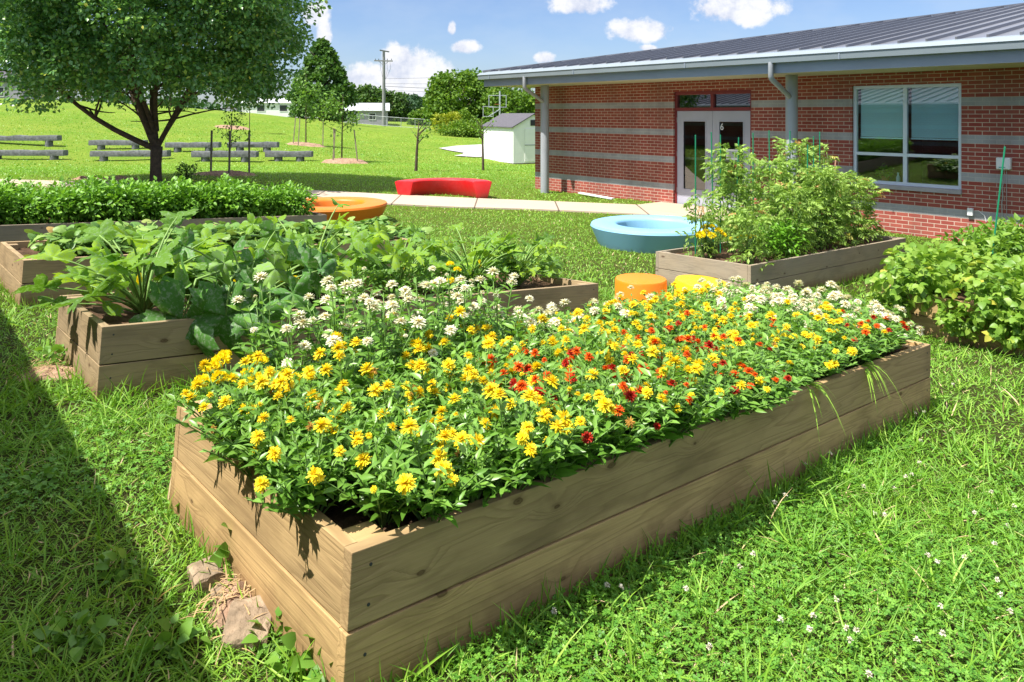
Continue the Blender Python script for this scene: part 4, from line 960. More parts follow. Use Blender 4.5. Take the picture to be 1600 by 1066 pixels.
def building(root, TL, TR, holes, oh=1.4, ohl=.45, depthb=22.0, zs_=2.756, cols=(), seams=True, interior=True):
    mb = MB(); xs = sorted({TL, TR, *[h[0] for h in holes], *[h[1] for h in holes]}); zs = sorted({-.6, zs_, *[h[2] for h in holes], *[h[3] for h in holes]})
    wall_grid(mb, xs, zs, holes, 0, .18)
    mb.face([(TL, 0, -.6), (TL, 0, zs_), (TL, depthb, zs_), (TL, depthb, -.6)])
    mb.face([(TR, 0, -.6), (TR, depthb, -.6), (TR, depthb, zs_), (TR, 0, zs_)])
    mb.face([(TL, depthb, -.6), (TL, depthb, zs_), (TR, depthb, zs_), (TR, depthb, -.6)])
    mb.build('wall', M['brick'], root)
    EL, ER, EY = TL-ohl, TR+ohl, -oh
    mb = MB(); mb.box((EL+.03, EY+.03, zs_+.002), (ER-.03, depthb+oh-.03, zs_+.03)); mb.build('soffit', M['soffit'], root)
    mb = MB(); mb.box((EL, EY, zs_-.004), (ER, EY+.03, 2.98)); mb.box((EL, EY+.03, zs_-.004), (EL+.03, depthb+oh, 2.98)); mb.box((ER-.03, EY+.03, zs_-.004), (ER, depthb+oh, 2.98)); mb.build('fascia', M['metalblue'], root, bevel=.003)
    # gutter: box profile with sunlit sloping lip, mitred round the corner
    prof = [(0.0, 2.925), (-.105, 2.935), (-.12, 3.04), (-.135, 3.045), (-.075, 3.11), (.02, 3.135), (.02, 3.1)]
    mb = MB(); m_ = len(prof); rows = []
    for (cx, cy, sx, sy) in ((EL, depthb, -1, 0), (EL, EY, -1, -1), (ER, EY, 1, -1), (ER, depthb, 1, 0)):
        a0 = len(mb.V)
        for (o_, z_) in prof: mb.V.append((cx-o_*sx*-1*1 if False else cx+(-o_)*sx, cy+(-o_)*sy, z_))
        rows.append(a0)
    for r0, r1 in zip(rows[:-1], rows[1:]):
        for k in range(m_-1): mb.F.append((r0+k, r1+k, r1+k+1, r0+k+1)); mb.m.append(0)
    xj = EL+.35
    while xj < ER: mb.box((xj, EY-.124, 2.93), (xj+.02, EY-.1, 3.043), 1); xj += 3.05
    g_ = mb.build('gutter', [M['gutter'], M['metalblue']], root)
    # hip roof with standing seams
    S_ = .169; run = (depthb+2*oh)/2; z0 = 3.12; E0 = (EL-.02, EY-.02); XL = E0[0]; XR = ER+.02; YB = depthb+oh+.02; YF = E1 = E0[1]; hy = (YB-YF)/2; zr = z0+S_*hy
    mb = MB(); rl = (XL+hy, YF+hy, zr); rr_ = (XR-hy, YF+hy, zr)
    mb.face([(XL, YF, z0), (XR, YF, z0), rr_, rl]); mb.face([(XR, YB, z0), (XL, YB, z0), rl, rr_])
    mb.face([(XL, YB, z0), (XL, YF, z0), rl]); mb.face([(XR, YF, z0), (XR, YB, z0), rr_])
    mb.face([(XL, YF, z0-.02), (XL, YB, z0-.02), (XR, YB, z0-.02), (XR, YF, z0-.02)])
    x = XL+.28
    while x < XR-.2:
        d = min(x-XL, XR-x, hy)-.06
        if d > .1: mb.beam((x, YF+.02, z0+.026), (x, YF+d, z0+S_*d+.026), .028, .05)
        x += .405
    y = YF+.3
    while y < YB:
        d = min(y-YF, YB-y)-.06
        if d > .1: mb.beam((XL+.02, y, z0+.026), (XL+d, y, z0+S_*d+.026), .028, .05)
        y += .405
    mb.beam((XL, YF, z0+.03), (rl[0], rl[1], rl[2]+.03), .16, .04); mb.beam((XL, YB, z0+.03), (rl[0], rl[1], rl[2]+.03), .16, .04); mb.beam((XR, YF, z0+.03), (rr_[0], rr_[1], rr_[2]+.03), .16, .04)
    mb.beam((rl[0], rl[1], zr+.03), (rr_[0], rr_[1], zr+.03), .2, .05)
    mb.build('roof', M['roof'], root)
    for (t_, tg) in cols:
        mb = MB(); mb.tube([(t_, -.6, -.4), (t_, -.6, zs_)], .108, 32); mb.build('column', M['column'], root, smooth=True)
        mb = MB(); mb.tube([(tg, EY-.07, 2.95), (tg, EY-.07, 2.70), (tg*.97+t_*.03, EY-.04, 2.655), (t_*.9+tg*.1, -.72, 2.37), (t_, -.62, 2.30)], .046, 14); mb.build('downspout', M['column'], root, smooth=True)
    if interior:
        mb = MB(); x0, x1, y0, y1, z0_, z1_ = TL+.3, min(TR-.3, 9), .19, 6.5, .02, 2.7
        mb.face([(x0, y0, z0_), (x0, y1, z0_), (x1, y1, z0_), (x1, y0, z0_)]); mb.face([(x0, y0, z1_), (x1, y0, z1_), (x1, y1, z1_), (x0, y1, z1_)])
        mb.face([(x0, y1, z0_), (x0, y1, z1_), (x1, y1, z1_), (x1, y1, z0_)]); mb.face([(x0, y0, z0_), (x0, y0, z1_), (x0, y1, z1_), (x0, y1, z0_)]); mb.face([(x1, y0, z0_), (x1, y1, z0_), (x1, y1, z1_), (x1, y0, z1_)])
        mb.box((.35, .25, z0_+.001), (.45, 6.4, z1_-.001)); mb.build('interior', M['interior'], root)

rootA = empty('school_building', mat=BM)
tag(rootA, 'red brick school building with grey banding, deep eaves and dark standing-seam metal roof', 'building')
DH = (-2.31, -.37, .03, 2.53); WH = (1.674, 3.457, .727, 2.543)
building(rootA, -6.89, 17.0, [DH, WH], cols=((-5.86, -5.65), (.836, .925)))
# door frame and transom
def frame_rect(mb, x0, x1, z0, z1, wd, y0, y1, mi=0):
    mb.box((x0, y0, z0), (x0+wd, y1, z1), mi); mb.box((x1-wd, y0, z0), (x1, y1, z1), mi)
    mb.box((x0+wd, y0, z1-wd), (x1-wd, y1, z1), mi); mb.box((x0+wd, y0, z0), (x1-wd, y1, z0+wd), mi)
mb = MB(); mb.box((-2.307, .05, .032), (-2.257, .16, 2.527)); mb.box((-.423, .05, .032), (-.373, .16, 2.527)); mb.box((-2.257, .05, 2.455), (-.423, .16, 2.527)); mb.box((-2.257, .05, 2.105), (-.423, .16, 2.175)); mb.box((-1.375, .05, 2.175), (-1.305, .16, 2.455))
fr = mb.build('door_frame', M['redframe'], rootA, bevel=.004)
for x0, x1 in ((-2.257, -1.375), (-1.305, -.423)):
    mb = MB(); mb.face([(x0+.001, .11, 2.176), (x1-.001, .11, 2.176), (x1-.001, .11, 2.454), (x0+.001, .11, 2.454)]); mb.build('transom_pane', M['darkglass'], fr)
for i, (x0, x1) in enumerate(((-2.255, -1.343), (-1.337, -.425))):
    gx0, gx1, gz0, gz1 = x0+.155, x1-.155, .375, 1.89
    mb = MB(); z0_, z1_ = .045, 2.10; ya, yb = .07, .115
    mb.box((x0, ya, z0_), (gx0, yb, z1_)); mb.box((gx1, ya, z0_), (x1, yb, z1_)); mb.box((gx0, ya, gz1), (gx1, yb, z1_)); mb.box((gx0, ya, z0_), (gx1, yb, gz0))
    dr = mb.build('door', M['doorpaint'], rootA); 
    mb = MB(); frame_rect(mb, gx0-.004, gx1+.004, gz0-.004, gz1+.004, .022, ya-.008, ya-.001); mb.build('glazing_bead', M['doorpaint'], dr, bevel=.002)
    mb = MB(); mb.face([(gx0+.001, .09, gz0+.001), (gx1-.001, .09, gz0+.001), (gx1-.001, .09, gz1-.001), (gx0+.001, .09, gz1-.001)]); mb.build('pane', M['darkglass'], dr)
    mb = MB(); mb.beam((x0+.06, .17, 1.06), (x1-.06, .17, 1.06), .035, .05); mb.build('push_bar', M['galv'], dr, bevel=.004)
    hx = x1-.07 if i == 0 else x0+.07
    mb = MB(); mb.tube([(hx, ya, 1.22), (hx, ya-.05, 1.21), (hx, ya-.05, 1.01), (hx, ya, 1.0)], .009, 8); mb.build('handle', M['galv'], dr, smooth=True)
    for hz in (.3, 1.1, 1.85):
        mb = MB(); mb.tube([(x0+.004 if i == 0 else x1-.004, ya-.006, hz), (x0+.004 if i == 0 else x1-.004, ya-.006, hz+.11)], .009, 8); mb.build('hinge', M['galv'], dr, smooth=True)
    if i == 1:
        cu = bpy.data.curves.new('door_number', 'FONT'); cu.body = '6'; cu.size = .20; cu.extrude = .001
        to = bpy.data.objects.new('door_number', cu); COL.objects.link(to); to.parent = dr
        me6 = None
        dg = bpy.context.evaluated_depsgraph_get(); me6 = bpy.data.meshes.new_from_object(to.evaluated_get(dg)); bpy.data.objects.remove(to)
        o6 = link('door_number', me6, M['white'], dr, (gx0+.02, .086, gz1-.19), (R(90), 0, 0))
        o6.scale = (.92, 1.0, 1.0)
        mb = MB(); mb.box((gx0+.17, .087, 1.08), (gx0+.46, .089, 1.30)); pp = mb.build('paper_sign', M['sign_paper'], dr)
        mb = MB(); mb.box((gx0+.21, .0855, 1.12), (gx0+.42, .0865, 1.26)); mb.build('print', M['galv'], pp)
# bits inside the door lobby
mb = MB(); mb.lathe([(0, 0), (.085, 0), (.085, .04), (0, .05)], 24)
o_ = mb.build('alarm_bell', M['redthing'], None, smooth=True, merge=True); o_.matrix_world = BM @ Matrix.Translation((-.62, .45, 2.31)) @ Matrix.Rotation(R(90), 4, 'X'); tag(o_, 'red round alarm bell seen through the right transom pane above the door', 'alarm bell')
mb = MB(); mb.box((-.15, -.15, 0), (.15, .15, .001))
# window
wroot = rootA
mb = MB(); x0, x1, z0_, z1_ = 1.676, 3.455, .80, 2.541; ya, yb = .045, .12; fw = .055
frame_rect(mb, x0, x1, z0_, z1_, fw, ya, yb); xm = (x0+x1)/2; mb.box((xm-.032, ya+.002, z0_+fw), (xm+.032, yb-.002, z1_-fw)); zr_ = 1.327
mb.box((x0+fw, ya+.004, zr_-.026), (xm-.032, yb-.004, zr_+.026)); mb.box((xm+.032, ya+.004, zr_-.026), (x1-fw, yb-.004, zr_+.026))
wf = mb.build('window', M['alu'], rootA)
for (a0, a1) in ((x0+fw, xm-.032), (xm+.032, x1-fw)):
    for (b0, b1) in ((z0_+fw, zr_-.026), (zr_+.026, z1_-fw)):
        mb = MB(); mb.face([(a0+.001, .08, b0+.001), (a1-.001, .08, b0+.001), (a1-.001, .08, b1-.001), (a0+.001, .08, b1-.001)]); mb.build('pane', M['glass'], wf)
    mb = MB(); z = 1.63
    while z < z1_-fw: mb.face([(a0+.03, .155, z), (a1-.03, .155, z), (a1-.03, .172, z+.022), (a0+.03, .172, z+.022)]); z += .021
    mb.box((a0+.025, .15, 1.598), (a1-.025, .18, 1.622))
    mb.build('blind', M['blind'], wf)
mb = MB(); mb.box((1.66, -.045, .728), (3.47, .18, .798)); mb.build('window_sill', M['stone_sill'], rootA, bevel=.005)
# things on the inner sill
mb = MB(); mb.box((1.68, .2, .70), (3.45, .55, .795)); mb.build('inner_shelf', M['interior'], rootA)
def inA(x, y, z): return tuple(BM @ Vector((x, y, z)))
mb = MB(); mb.lathe([(0, 0), (.05, 0), (.07, .11), (.075, .11), (.075, .13), (.062, .13), (.06, .11), (0, .11)], 20); rt = empty('potted_plant', inA(2.12, .32, .796)); tag(rt, 'small terracotta pot plant on the sill behind the lower left window pane', 'potted plant')
mb.build('pot', M['terracotta'], rt, smooth=True, merge=True); link('foliage', bush(600, .2, .12, 160, L_OVATE, .07).mesh('pot_foliage'), [M['basil'], M['stem']], rt, (0, 0, .1))
mb = MB(); mb.lathe([(0, 0), (.035, 0), (.035, .12), (.015, .16), (.012, .18), (.02, .18), (.02, .21), (0, .21)], 16); o_ = mb.build('spray_bottle', M['bottle'], None, smooth=True, merge=True, loc=inA(2.36, .28, .797)); tag(o_, 'clear plastic spray bottle on the sill behind the lower left window pane', 'bottle')
# wall box with cable + outlet
rt = empty('wireless_box', mat=BM @ Matrix.Translation((4.07, -.03, 1.17))); tag(rt, 'white rounded plastic box mounted on the brick wall right of the window', 'wall box')
mb = MB(); mb.box((-.10, -.05, 0), (.10, .028, .185)); mb.build('housing', M['white'], rt, bevel=.022, seg=4, smooth=True)
mb = MB(); mb.box((-.06, -.0525, .028), (.03, -.0505, .04)); mb.build('print', M['teal'], rt)
mb = MB(); mb.tube([(-.04, .005, 0), (-.04, .01, -.12), (-.015, .012, -.22), (-.03, .012, -.3), (-.02, .012, -.42), (-.035, .012, -.52), (-.03, .012, -.75)], .007, 6); mb.tube([(.03, .01, 0), (.03, .016, -.7)], .004, 5); mb.build('cable', M['galv'], rt, smooth=True)
rt = empty('outlet_box', mat=BM @ Matrix.Translation((3.60, -.03, .40))); tag(rt, 'small white outlet cover low on the brick wall behind the bean plants', 'outlet box')
mb = MB(); mb.box((-.04, -.03, 0), (.04, .028, .12)); mb.build('cover', M['white'], rt, bevel=.006); mb = MB(); mb.tube([(.04, 0, .08), (.12, -.01, .09), (.2, 0, .02), (.22, .01, -.08)], .005, 5); mb.build('cable', M['white'], rt, smooth=True)
p0 = wallpt(-4.9, -.32); mb = MB(); mb.box((0, -.05, 0), (1.15, .05, .035)); o_ = mb.build('plank', M['white'], None, bevel=.006); o_.location = (p0[0], p0[1], g(*p0)+.05); o_.rotation_euler = (0, R(2), math.atan2(UX[1], UX[0])-.05)
tag(o_, 'pale narrow board lying on the grass against the foot of the brick wall', 'board')

# opposite wing (casts the shadow at lower left, mirrored in the window)
e0 = np.array([-1.675, 1.38]); BMB = Matrix.Translation((e0[0], e0[1], -.68)) @ Matrix.Rotation(math.atan2(-UX[1], -UX[0]), 4, 'Z') @ Matrix.Translation((0, 1.53, 0))
rootB = empty('school_wing', mat=BMB); tag(rootB, 'opposite brick school wing whose roof edge throws the broad shadow across the lower left lawn', 'building')
building(rootB, -9.0, 34.0, [], cols=(), interior=False, depthb=12)

# ------------------------------------------------------------------ shed, hoop, pole, houses
sx, sy = .07, 38.0; sz = -.56; d1 = np.array([.89, .456]); SM = Matrix.Translation((sx, sy, sz)) @ Matrix.Rotation(math.atan2(d1[1], d1[0]), 4, 'Z')
rt = empty('garden_shed', mat=SM); tag(rt, 'small white wooden shed with dark shingle gable roof beside the school corner', 'shed')
mb = MB(); Wd, Dp, H_, Rd = 2.4, 3.6, 1.92, .64
mb.face([(0, 0, .05), (Wd, 0, .05), (Wd, 0, H_), (Wd/2, 0, H_+Rd), (0, 0, H_)]); mb.face([(0, Dp, .05), (0, Dp, H_), (Wd/2, Dp, H_+Rd), (Wd, Dp, H_), (Wd, Dp, .05)])
mb.face([(0, 0, .05), (0, 0, H_), (0, Dp, H_), (0, Dp, .05)]); mb.face([(Wd, 0, .05), (Wd, Dp, .05), (Wd, Dp, H_), (Wd, 0, H_)])
for k in range(12): mb.box((-.008, .15+k*.3, .06), (-.001, .165+k*.3, H_-.02))
mb.build('wall', M['shedwhite'], rt)
mb = MB(); e_ = .12; sl = Rd/(Wd/2)
for s_ in (0, 1):
    xa, xb = (-e_, Wd/2) if s_ == 0 else (Wd+e_, Wd/2); za = H_-e_*sl+.02; zb = H_+Rd+.02
    mb.face([(xa, -e_, za), (xb, -e_, zb), (xb, Dp+e_, zb), (xa, Dp+e_, za)]); mb.face([(xa, -e_, za+.05), (xb, -e_, zb+.05), (xb, Dp+e_, zb+.05), (xa, Dp+e_, za+.05)])
    mb.face([(xa, -e_, za), (xb, -e_, zb), (xb, -e_, zb+.05), (xa, -e_, za+.05)]); mb.face([(xa, -e_, za), (xa, Dp+e_, za), (xa, Dp+e_, za+.05), (xa, -e_, za+.05)]); mb.face([(xa, Dp+e_, za), (xb, Dp+e_, zb), (xb, Dp+e_, zb+.05), (xa, Dp+e_, za+.05)])
mb.build('roof', M['shingle'], rt)
mb = MB(); mb.box((.66, -.03, .12), (1.32, -.004, 1.82)); mb.box((1.36, -.03, .12), (2.0, -.004, 1.82)); dd_ = mb.build('door', M['shedwhite'], rt, bevel=.004)
mb = MB(); mb.box((.64, -.045, .95), (1.34, -.032, 1.0)); mb.box((1.33, -.04, .1), (1.35, -.031, 1.84)); mb.build('trim', M['column'], dd_)
mb = MB(); mb.box((1.0, -.03, 1.98), (1.28, -.004, 2.28)); mb.build('vent', M['dark'], rt)
mb = MB(); mb.box((.02, .02, -.15), (Wd-.02, Dp-.02, .05)); mb.build('skid', M['stake_grey'], rt)
# basketball goal
hx, hy_ = -1.0, 60.0; gz = g(hx, hy_); rt = empty('basketball_goal', (hx, hy_, gz)); tag(rt, 'basketball goal with clear backboard showing above the shed roof', 'basketball goal')
mb = MB(); mb.tube([(0, .9, 0), (0, .9, 4.0)], .07, 8); mb.build('pole', M['galv'], rt, smooth=True)
mb = MB(); mb.beam((0, .9, 2.9), (0, .05, 2.9), .07); mb.beam((0, .9, 3.3), (0, .05, 3.3), .07); mb.beam((0, .9, 2.5), (-.9, -.6, 1.9), .06); mb.build('bracket', M['galv'], rt)
mb = MB(); frame_rect(mb, -.9, .55, 2.65, 3.65, .05, -.03, .03); mb.build('backboard', M['galv'], rt)
mb = MB(); frame_rect(mb, -1.35, -.5, 1.9, 2.75, .045, -.45, -.40); mb.build('frame', M['galv'], rt)
mb = MB(); mb.tube([(.22*math.cos(a)-.2, -.3+.22*math.sin(a), 2.9) for a in np.linspace(0, 6.28, 20)], .012, 5); mb.build('rim', M['terracotta'], rt)
# utility pole
px_, py_ = -15.6, 90.0; gz = .0; rt = empty('utility_pole', (px_, py_, gz)); tag(rt, 'tall grey wooden utility pole with crossarms beyond the lawn', 'utility pole')
mb = MB(); mb.tube([(0, 0, 0), (0, 0, 9.75)], [.24, .15], 12); mb.build('pole', M['polewood'], rt, smooth=True)
mb = MB(); mb.beam((-1.15, -.1, 8.5), (1.1, -.1, 8.45), .13, .16); mb.build('crossarm', M['polewood'], rt)
mb = MB(); mb.beam((-.45, -.35, 9.75), (.6, .3, 9.6), .13, .14); mb.build('crossarm', M['polewood'], rt)
mb = MB(); mb.beam((-.6, -.08, 8.42), (0, -.1, 7.9), .05); mb.beam((.6, -.08, 8.42), (0, -.1, 7.9), .05); mb.build('brace', M['polewood'], rt)
for x in (-1.0, -.6, .45, .95):
    mb = MB(); mb.tube([(x, -.1, 8.56), (x, -.1, 8.75)], [.05, .03], 6); mb.build('insulator', M['wire'], rt)
mb = MB()
for x, z in ((.4, 7.0), (.75, 7.2), (-.35, 7.3)): mb.tube([(x, -.1, 8.4), (x*1.15, -.1, (8.4+z)/2-.2), (x*.5, -.1, z-.7), (.05, -.1, z-1.2)], .016, 4)
mb.build('drop_wire', M['wire'], rt)
for k, (z, ez, sag, r_) in enumerate(((5.4, 5.0, .9, .03), (5.7, 6.1, .5, .018), (6.3, 7.4, .4, .018), (4.9, 4.4, .6, .018))):
    mb = MB(); pts = [(px_+58*f, py_-30*f, z+(ez-z)*f-sag*4*f*(1-f)) for f in np.linspace(0, 1, 16)]; mb.tube(pts, r_, 4)
    o_ = mb.build('overhead_cable', M['wire'], None); tag(o_, ['thickest overhead cable running right from the utility pole', 'overhead cable just above the thickest one, right of the pole', 'uppermost overhead cable running right from the pole', 'lowest overhead cable running right from the pole'][k], 'cable', 'overhead cables from the pole')
mb = MB(); mb.tube([(px_, py_, 5.3), (px_+4, py_+3, 2.2), (px_+6, py_+5, .6)], .03, 4); o_ = mb.build('guy_wire', M['wire'], None); tag(o_, 'thin guy wire slanting down behind the utility pole', 'cable')
mb = MB()
def house(name, label, x, y, z, wdt, dep, hh, rise, rz, mw, mr, wins, gable=None):
    rt = empty(name, (x, y, z), rz); tag(rt, label, 'house'); mb = MB()
    mb.box((0, 0, -.5), (wdt, dep, hh)); mb.build('wall', M[mw], rt)
    mb = MB(); e = .25
    mb.face([(-e, -e, hh-.05), (wdt+e, -e, hh-.05), (wdt+e, dep/2, hh+rise), (-e, dep/2, hh+rise)]); mb.face([(-e, dep+e, hh-.05), (-e, dep/2, hh+rise), (wdt+e, dep/2, hh+rise), (wdt+e, dep+e, hh-.05)])
    mb.face([(-e, -e, hh-.15), (wdt+e, -e, hh-.15), (wdt+e, -e, hh-.05), (-e, -e, hh-.05)]); mb.build('roof', M[mr], rt)
    mb = MB()
    for xx in (-.001, wdt+.001): mb.face([(xx, 0, hh), (xx, dep, hh), (xx, dep/2, hh+rise-.08)])
    mb.build('gable', M[gable or mw], rt)
    for (face, a, b, zz, h2) in wins:
        mb = MB()
        if face == 's': mb.box((a, -.03, zz), (b, -.002, zz+h2))
        else: mb.box((wdt+.002, a, zz), (wdt+.03, b, zz+h2))
        wn = mb.build('window', M['dark'], rt)
        mb = MB()
        if face == 's': frame_rect(mb, a-.06, b+.06, zz-.06, zz+h2+.06, .06, -.05, -.031); mb.build('frame', M['white'], wn)
    return rt
zz0 = g(-22, 96)
house('grey_house', 'long lavender-grey house with pale metal roof behind the utility pole', -22.0, 96, .2, 5.8, 7.5, 2.35, .95, R(10), 'housewall', 'houseroof', [('s', 1.0, 1.8, 1.1, .8), ('s', 3.4, 4.2, 1.1, .8), ('e', 1.4, 2.2, .7, 1.4), ('e', 2.9, 3.7, .7, 1.4), ('e', 4.4, 5.2, .7, 1.4)], 'housegable')
house('white_house', 'long white house partly hidden behind the big tree and the conifer', -36.5, 100, 2.0, 11.0, 7, 1.6, .6, R(4), 'shedwhite', 'houseroof', [('s', 2, 3, .4, .8), ('s', 5, 6, .4, .8), ('s', 8, 9, .4, .8)])
house('dark_roofed_house', 'low house with dark grey roof among the distant trees right of the pole', -14.0, 112, -.2, 3.6, 6, 1.3, .9, R(-5), 'housewall', 'shingle', [('s', .6, 1.3, .3, .7), ('s', 2.2, 2.9, .3, .7)])
house('hilltop_house', 'grey-pink house on the hill crest at the far left edge', -66, 85, 3.3, 9, 7, 2.6, 1.4, R(8), 'housewall', 'shingle', [('s', 3, 4, .8, 1.0), ('s', 6, 7, .8, 1.0)])
# chain link fence
rt = empty('chain_link_fence', (-19.0, 84, 0)); tag(rt, 'low galvanised chain-link fence along the far edge of the lawn', 'fence')
fx = np.arange(0, 13.5, 1.6)
for x in fx:
    z = g(-19+x, 84); mb = MB(); mb.tube([(x, 0, z-.1), (x, 0, z+1.15)], .035, 6); mb.build('post', M['galv'], rt)
mb = MB(); mb.tube([(x, 0, g(-19+x, 84)+1.12) for x in fx], .025, 5); mb.tube([(x, 0, g(-19+x, 84)+.1) for x in fx], .02, 5); mb.build('rail', M['galv'], rt)
mb = MB()
x = 0
while x < 12.6:
    za, zb = g(-19+x, 84)+.1, g(-19+x, 84)+1.12; mb.beam((x, 0, za), (x+.25, 0, zb), .006); mb.beam((x+.25, 0, za), (x, 0, zb), .006); x += .125
mb.build('wire_mesh', M['galv'], rt)

# ------------------------------------------------------------------ log benches
def logbench(x, y, L_, rz, label, thick=.24, ht=.44):
    z = g(x, y); rt = empty('log_bench', (x, y, z-.02), rz); tag(rt, label, 'bench', 'weathered log benches on the slope'); rg = np.random.default_rng(int(abs(x*100)))
    mb = MB(); n = 9; V = []
    for i in range(n):
        xx = -L_/2+L_*i/(n-1); j = rg.normal(0, .012, 3)
        V += [(xx, -.17+j[0], ht-thick), (xx, -.19+j[1], ht-thick*.4), (xx, -.16, ht+j[2]), (xx, .16, ht+j[2]), (xx, .19, ht-thick*.4), (xx, .17, ht-thick)]
    F = []
    for i in range(n-1):
        for k in range(6): F.append((i*6+k, i*6+(k+1) % 6, (i+1)*6+(k+1) % 6, (i+1)*6+k))
    F += [tuple(range(6)), tuple((n-1)*6+k for k in reversed(range(6)))]
    mb.V, mb.F, mb.m = V, F, [0]*len(F); mb.build('seat', M['benchstone'], rt, smooth=True)
    for s_ in (-1, 1):
        mb = MB(); xx = s_*(L_/2-.5); mb.tube([(xx, 0, -.1), (xx, 0, ht-thick+.01)], .17, 10); mb.build('leg', M['benchstone'], rt, smooth=True)
    mbp = MB()
def XP(px, d): return (px-800)/1155.6*d
logbench(XP(28, 34.8), 34.8, 4.0, R(-2), 'upper log bench at the far left of the slope')
logbench(XP(40, 31.6), 31.6, 3.5, R(-2), 'lower log bench at the far left of the slope')
logbench(XP(185, 34.2), 34.2, 2.6, R(-1), 'upper log bench showing left of the big tree trunk')
logbench(XP(204, 31.2), 31.2, 3.3, R(-2), 'lower log bench crossing behind the big tree trunk')
logbench(XP(302, 33.4), 33.4, 2.4, R(1), 'upper log bench just right of the big tree trunk')
logbench(XP(352, 30.0), 30.0, 2.6, R(1), 'lower log bench behind the staked sapling')
logbench(XP(396, 33.0), 33.0, 2.2, R(1), 'upper log bench at the right end of the rows')
logbench(XP(452, 30.6), 30.6, 1.9, R(1), 'short lower log bench at the right end of the rows')

# ------------------------------------------------------------------ trees
def limb_pts(p0, p1, bend, rg, n=7):
    p0 = np.array(p0, float); p1 = np.array(p1, float); ts = np.linspace(0, 1, n)[:, None]
    side = rdirs(1, rg)[0]*np.linalg.norm(p1-p0)*.08
    return p0+(p1-p0)*ts+np.array([0, 0, 1])*bend*4*ts*(1-ts)+side*np.sin(ts*np.pi)
def clump_crown(rg, centers, radii, per, size, tmpl, flat=.75):
    P_ = []; D_ = []
    for c, r in zip(centers, radii):
        n = max(8, int(per*r**2)); d = rdirs(n, rg, -.75, 1); rr = rg.uniform(.25, 1, n)**.6
        P_.append(c+d*rr[:, None]*r*np.array([1, 1, flat])); D_.append(d)
    P_ = np.concatenate(P_); D_ = np.concatenate(D_); n = len(P_)
    dv = D_*.6+rdirs(n, rg)*.8+np.array([0, 0, -.25])
    lb = LB(); lb.add(tmpl, P_, orient(dv, roll=rg.normal(0, .8, n)), size*rg.uniform(.65, 1.25, n), np.clip(rg.beta(2, 2.4, n), 0, 1), 0)
    return lb
# big ornamental pear tree
rg = np.random.default_rng(11); tx, ty = -8.62, 17.9; tz = g(tx, ty)
rt = empty('shade_tree', (tx, ty, tz-.05)); tag(rt, 'big dark green spreading tree on the left with low forking limbs', 'tree')
tb = LB(); tb.tube([(0, 0, 0), (0, 0, .12), (.0, 0, .5), (.02, 0, .92)], [.175, .14, .13, .14], 14, .5, 0)
forks = [((0, 0, .85), (-2.35, -.5, 2.6), .06, .075), ((0, 0, .9), (-1.2, .6, 3.0), .1, .07), ((.03, 0, .9), (1.15, -.3, 2.75), -.1, .065), ((0, 0, .9), (.35, .5, 4.8), 0, .085), ((0, 0, .9), (-.35, -.2, 5.0), 0, .10), ((0, .05, .9), (1.6, 1.2, 3.6), 0, .06), ((0, 0, .9), (-1.6, 1.6, 3.4), .1, .06), ((.02, 0, 1.3), (.9, -.9, 4.2), 0, .06), ((0, 0, 1.2), (-.8, -1.1, 4.0), 0, .06)]
ends = []
for p0, p1, bd, r in forks:
    c = limb_pts(p0, p1, bd, rg); tb.tube(c, np.linspace(r, r*.45, len(c)), 9, .5, 0)
    for k in range(7):
        f = rg.integers(2, 7); s0 = c[f]; dd = rdirs(1, rg, -.1, .8)[0]; dd[:2] += (c[-1]-c[0])[:2]*.25; e = s0+dd/np.linalg.norm(dd)*rg.uniform(.8, 1.7); cc = limb_pts(s0, e, .05, rg, 5)
        tb.tube(cc, np.linspace(r*.4, r*.12, 5), 5, .5, 0); ends.append(e)
link('trunk', tb.mesh('tree_trunk'), [M['bark']], rt)
cs = []; rs = []
N = 980
while len(cs) < N:
    d = rdirs(1, rg, -.75, 1)[0]; rr = rg.uniform(.3, 1)**.5; el = d*rr*np.array([3.72, 3.6, 3.4]); 
    p = el+np.array([-.15, 0, 4.35])
    hr = math.hypot(p[0]+.15, p[1])
    zmin = 1.20+.10*hr+.22*math.sin(p[0]*2.1+1)
    if p[2] < zmin: continue
    if p[2] < 2.3 and rg.random() < .2: continue
    cs.append(p); rs.append(rg.uniform(.30, .58))
lb = clump_crown(rg, cs, rs, 640, .096, L_TREE, .8)
link('crown', lb.mesh('tree_crown', smooth=False), [M['treeleaf']], rt)

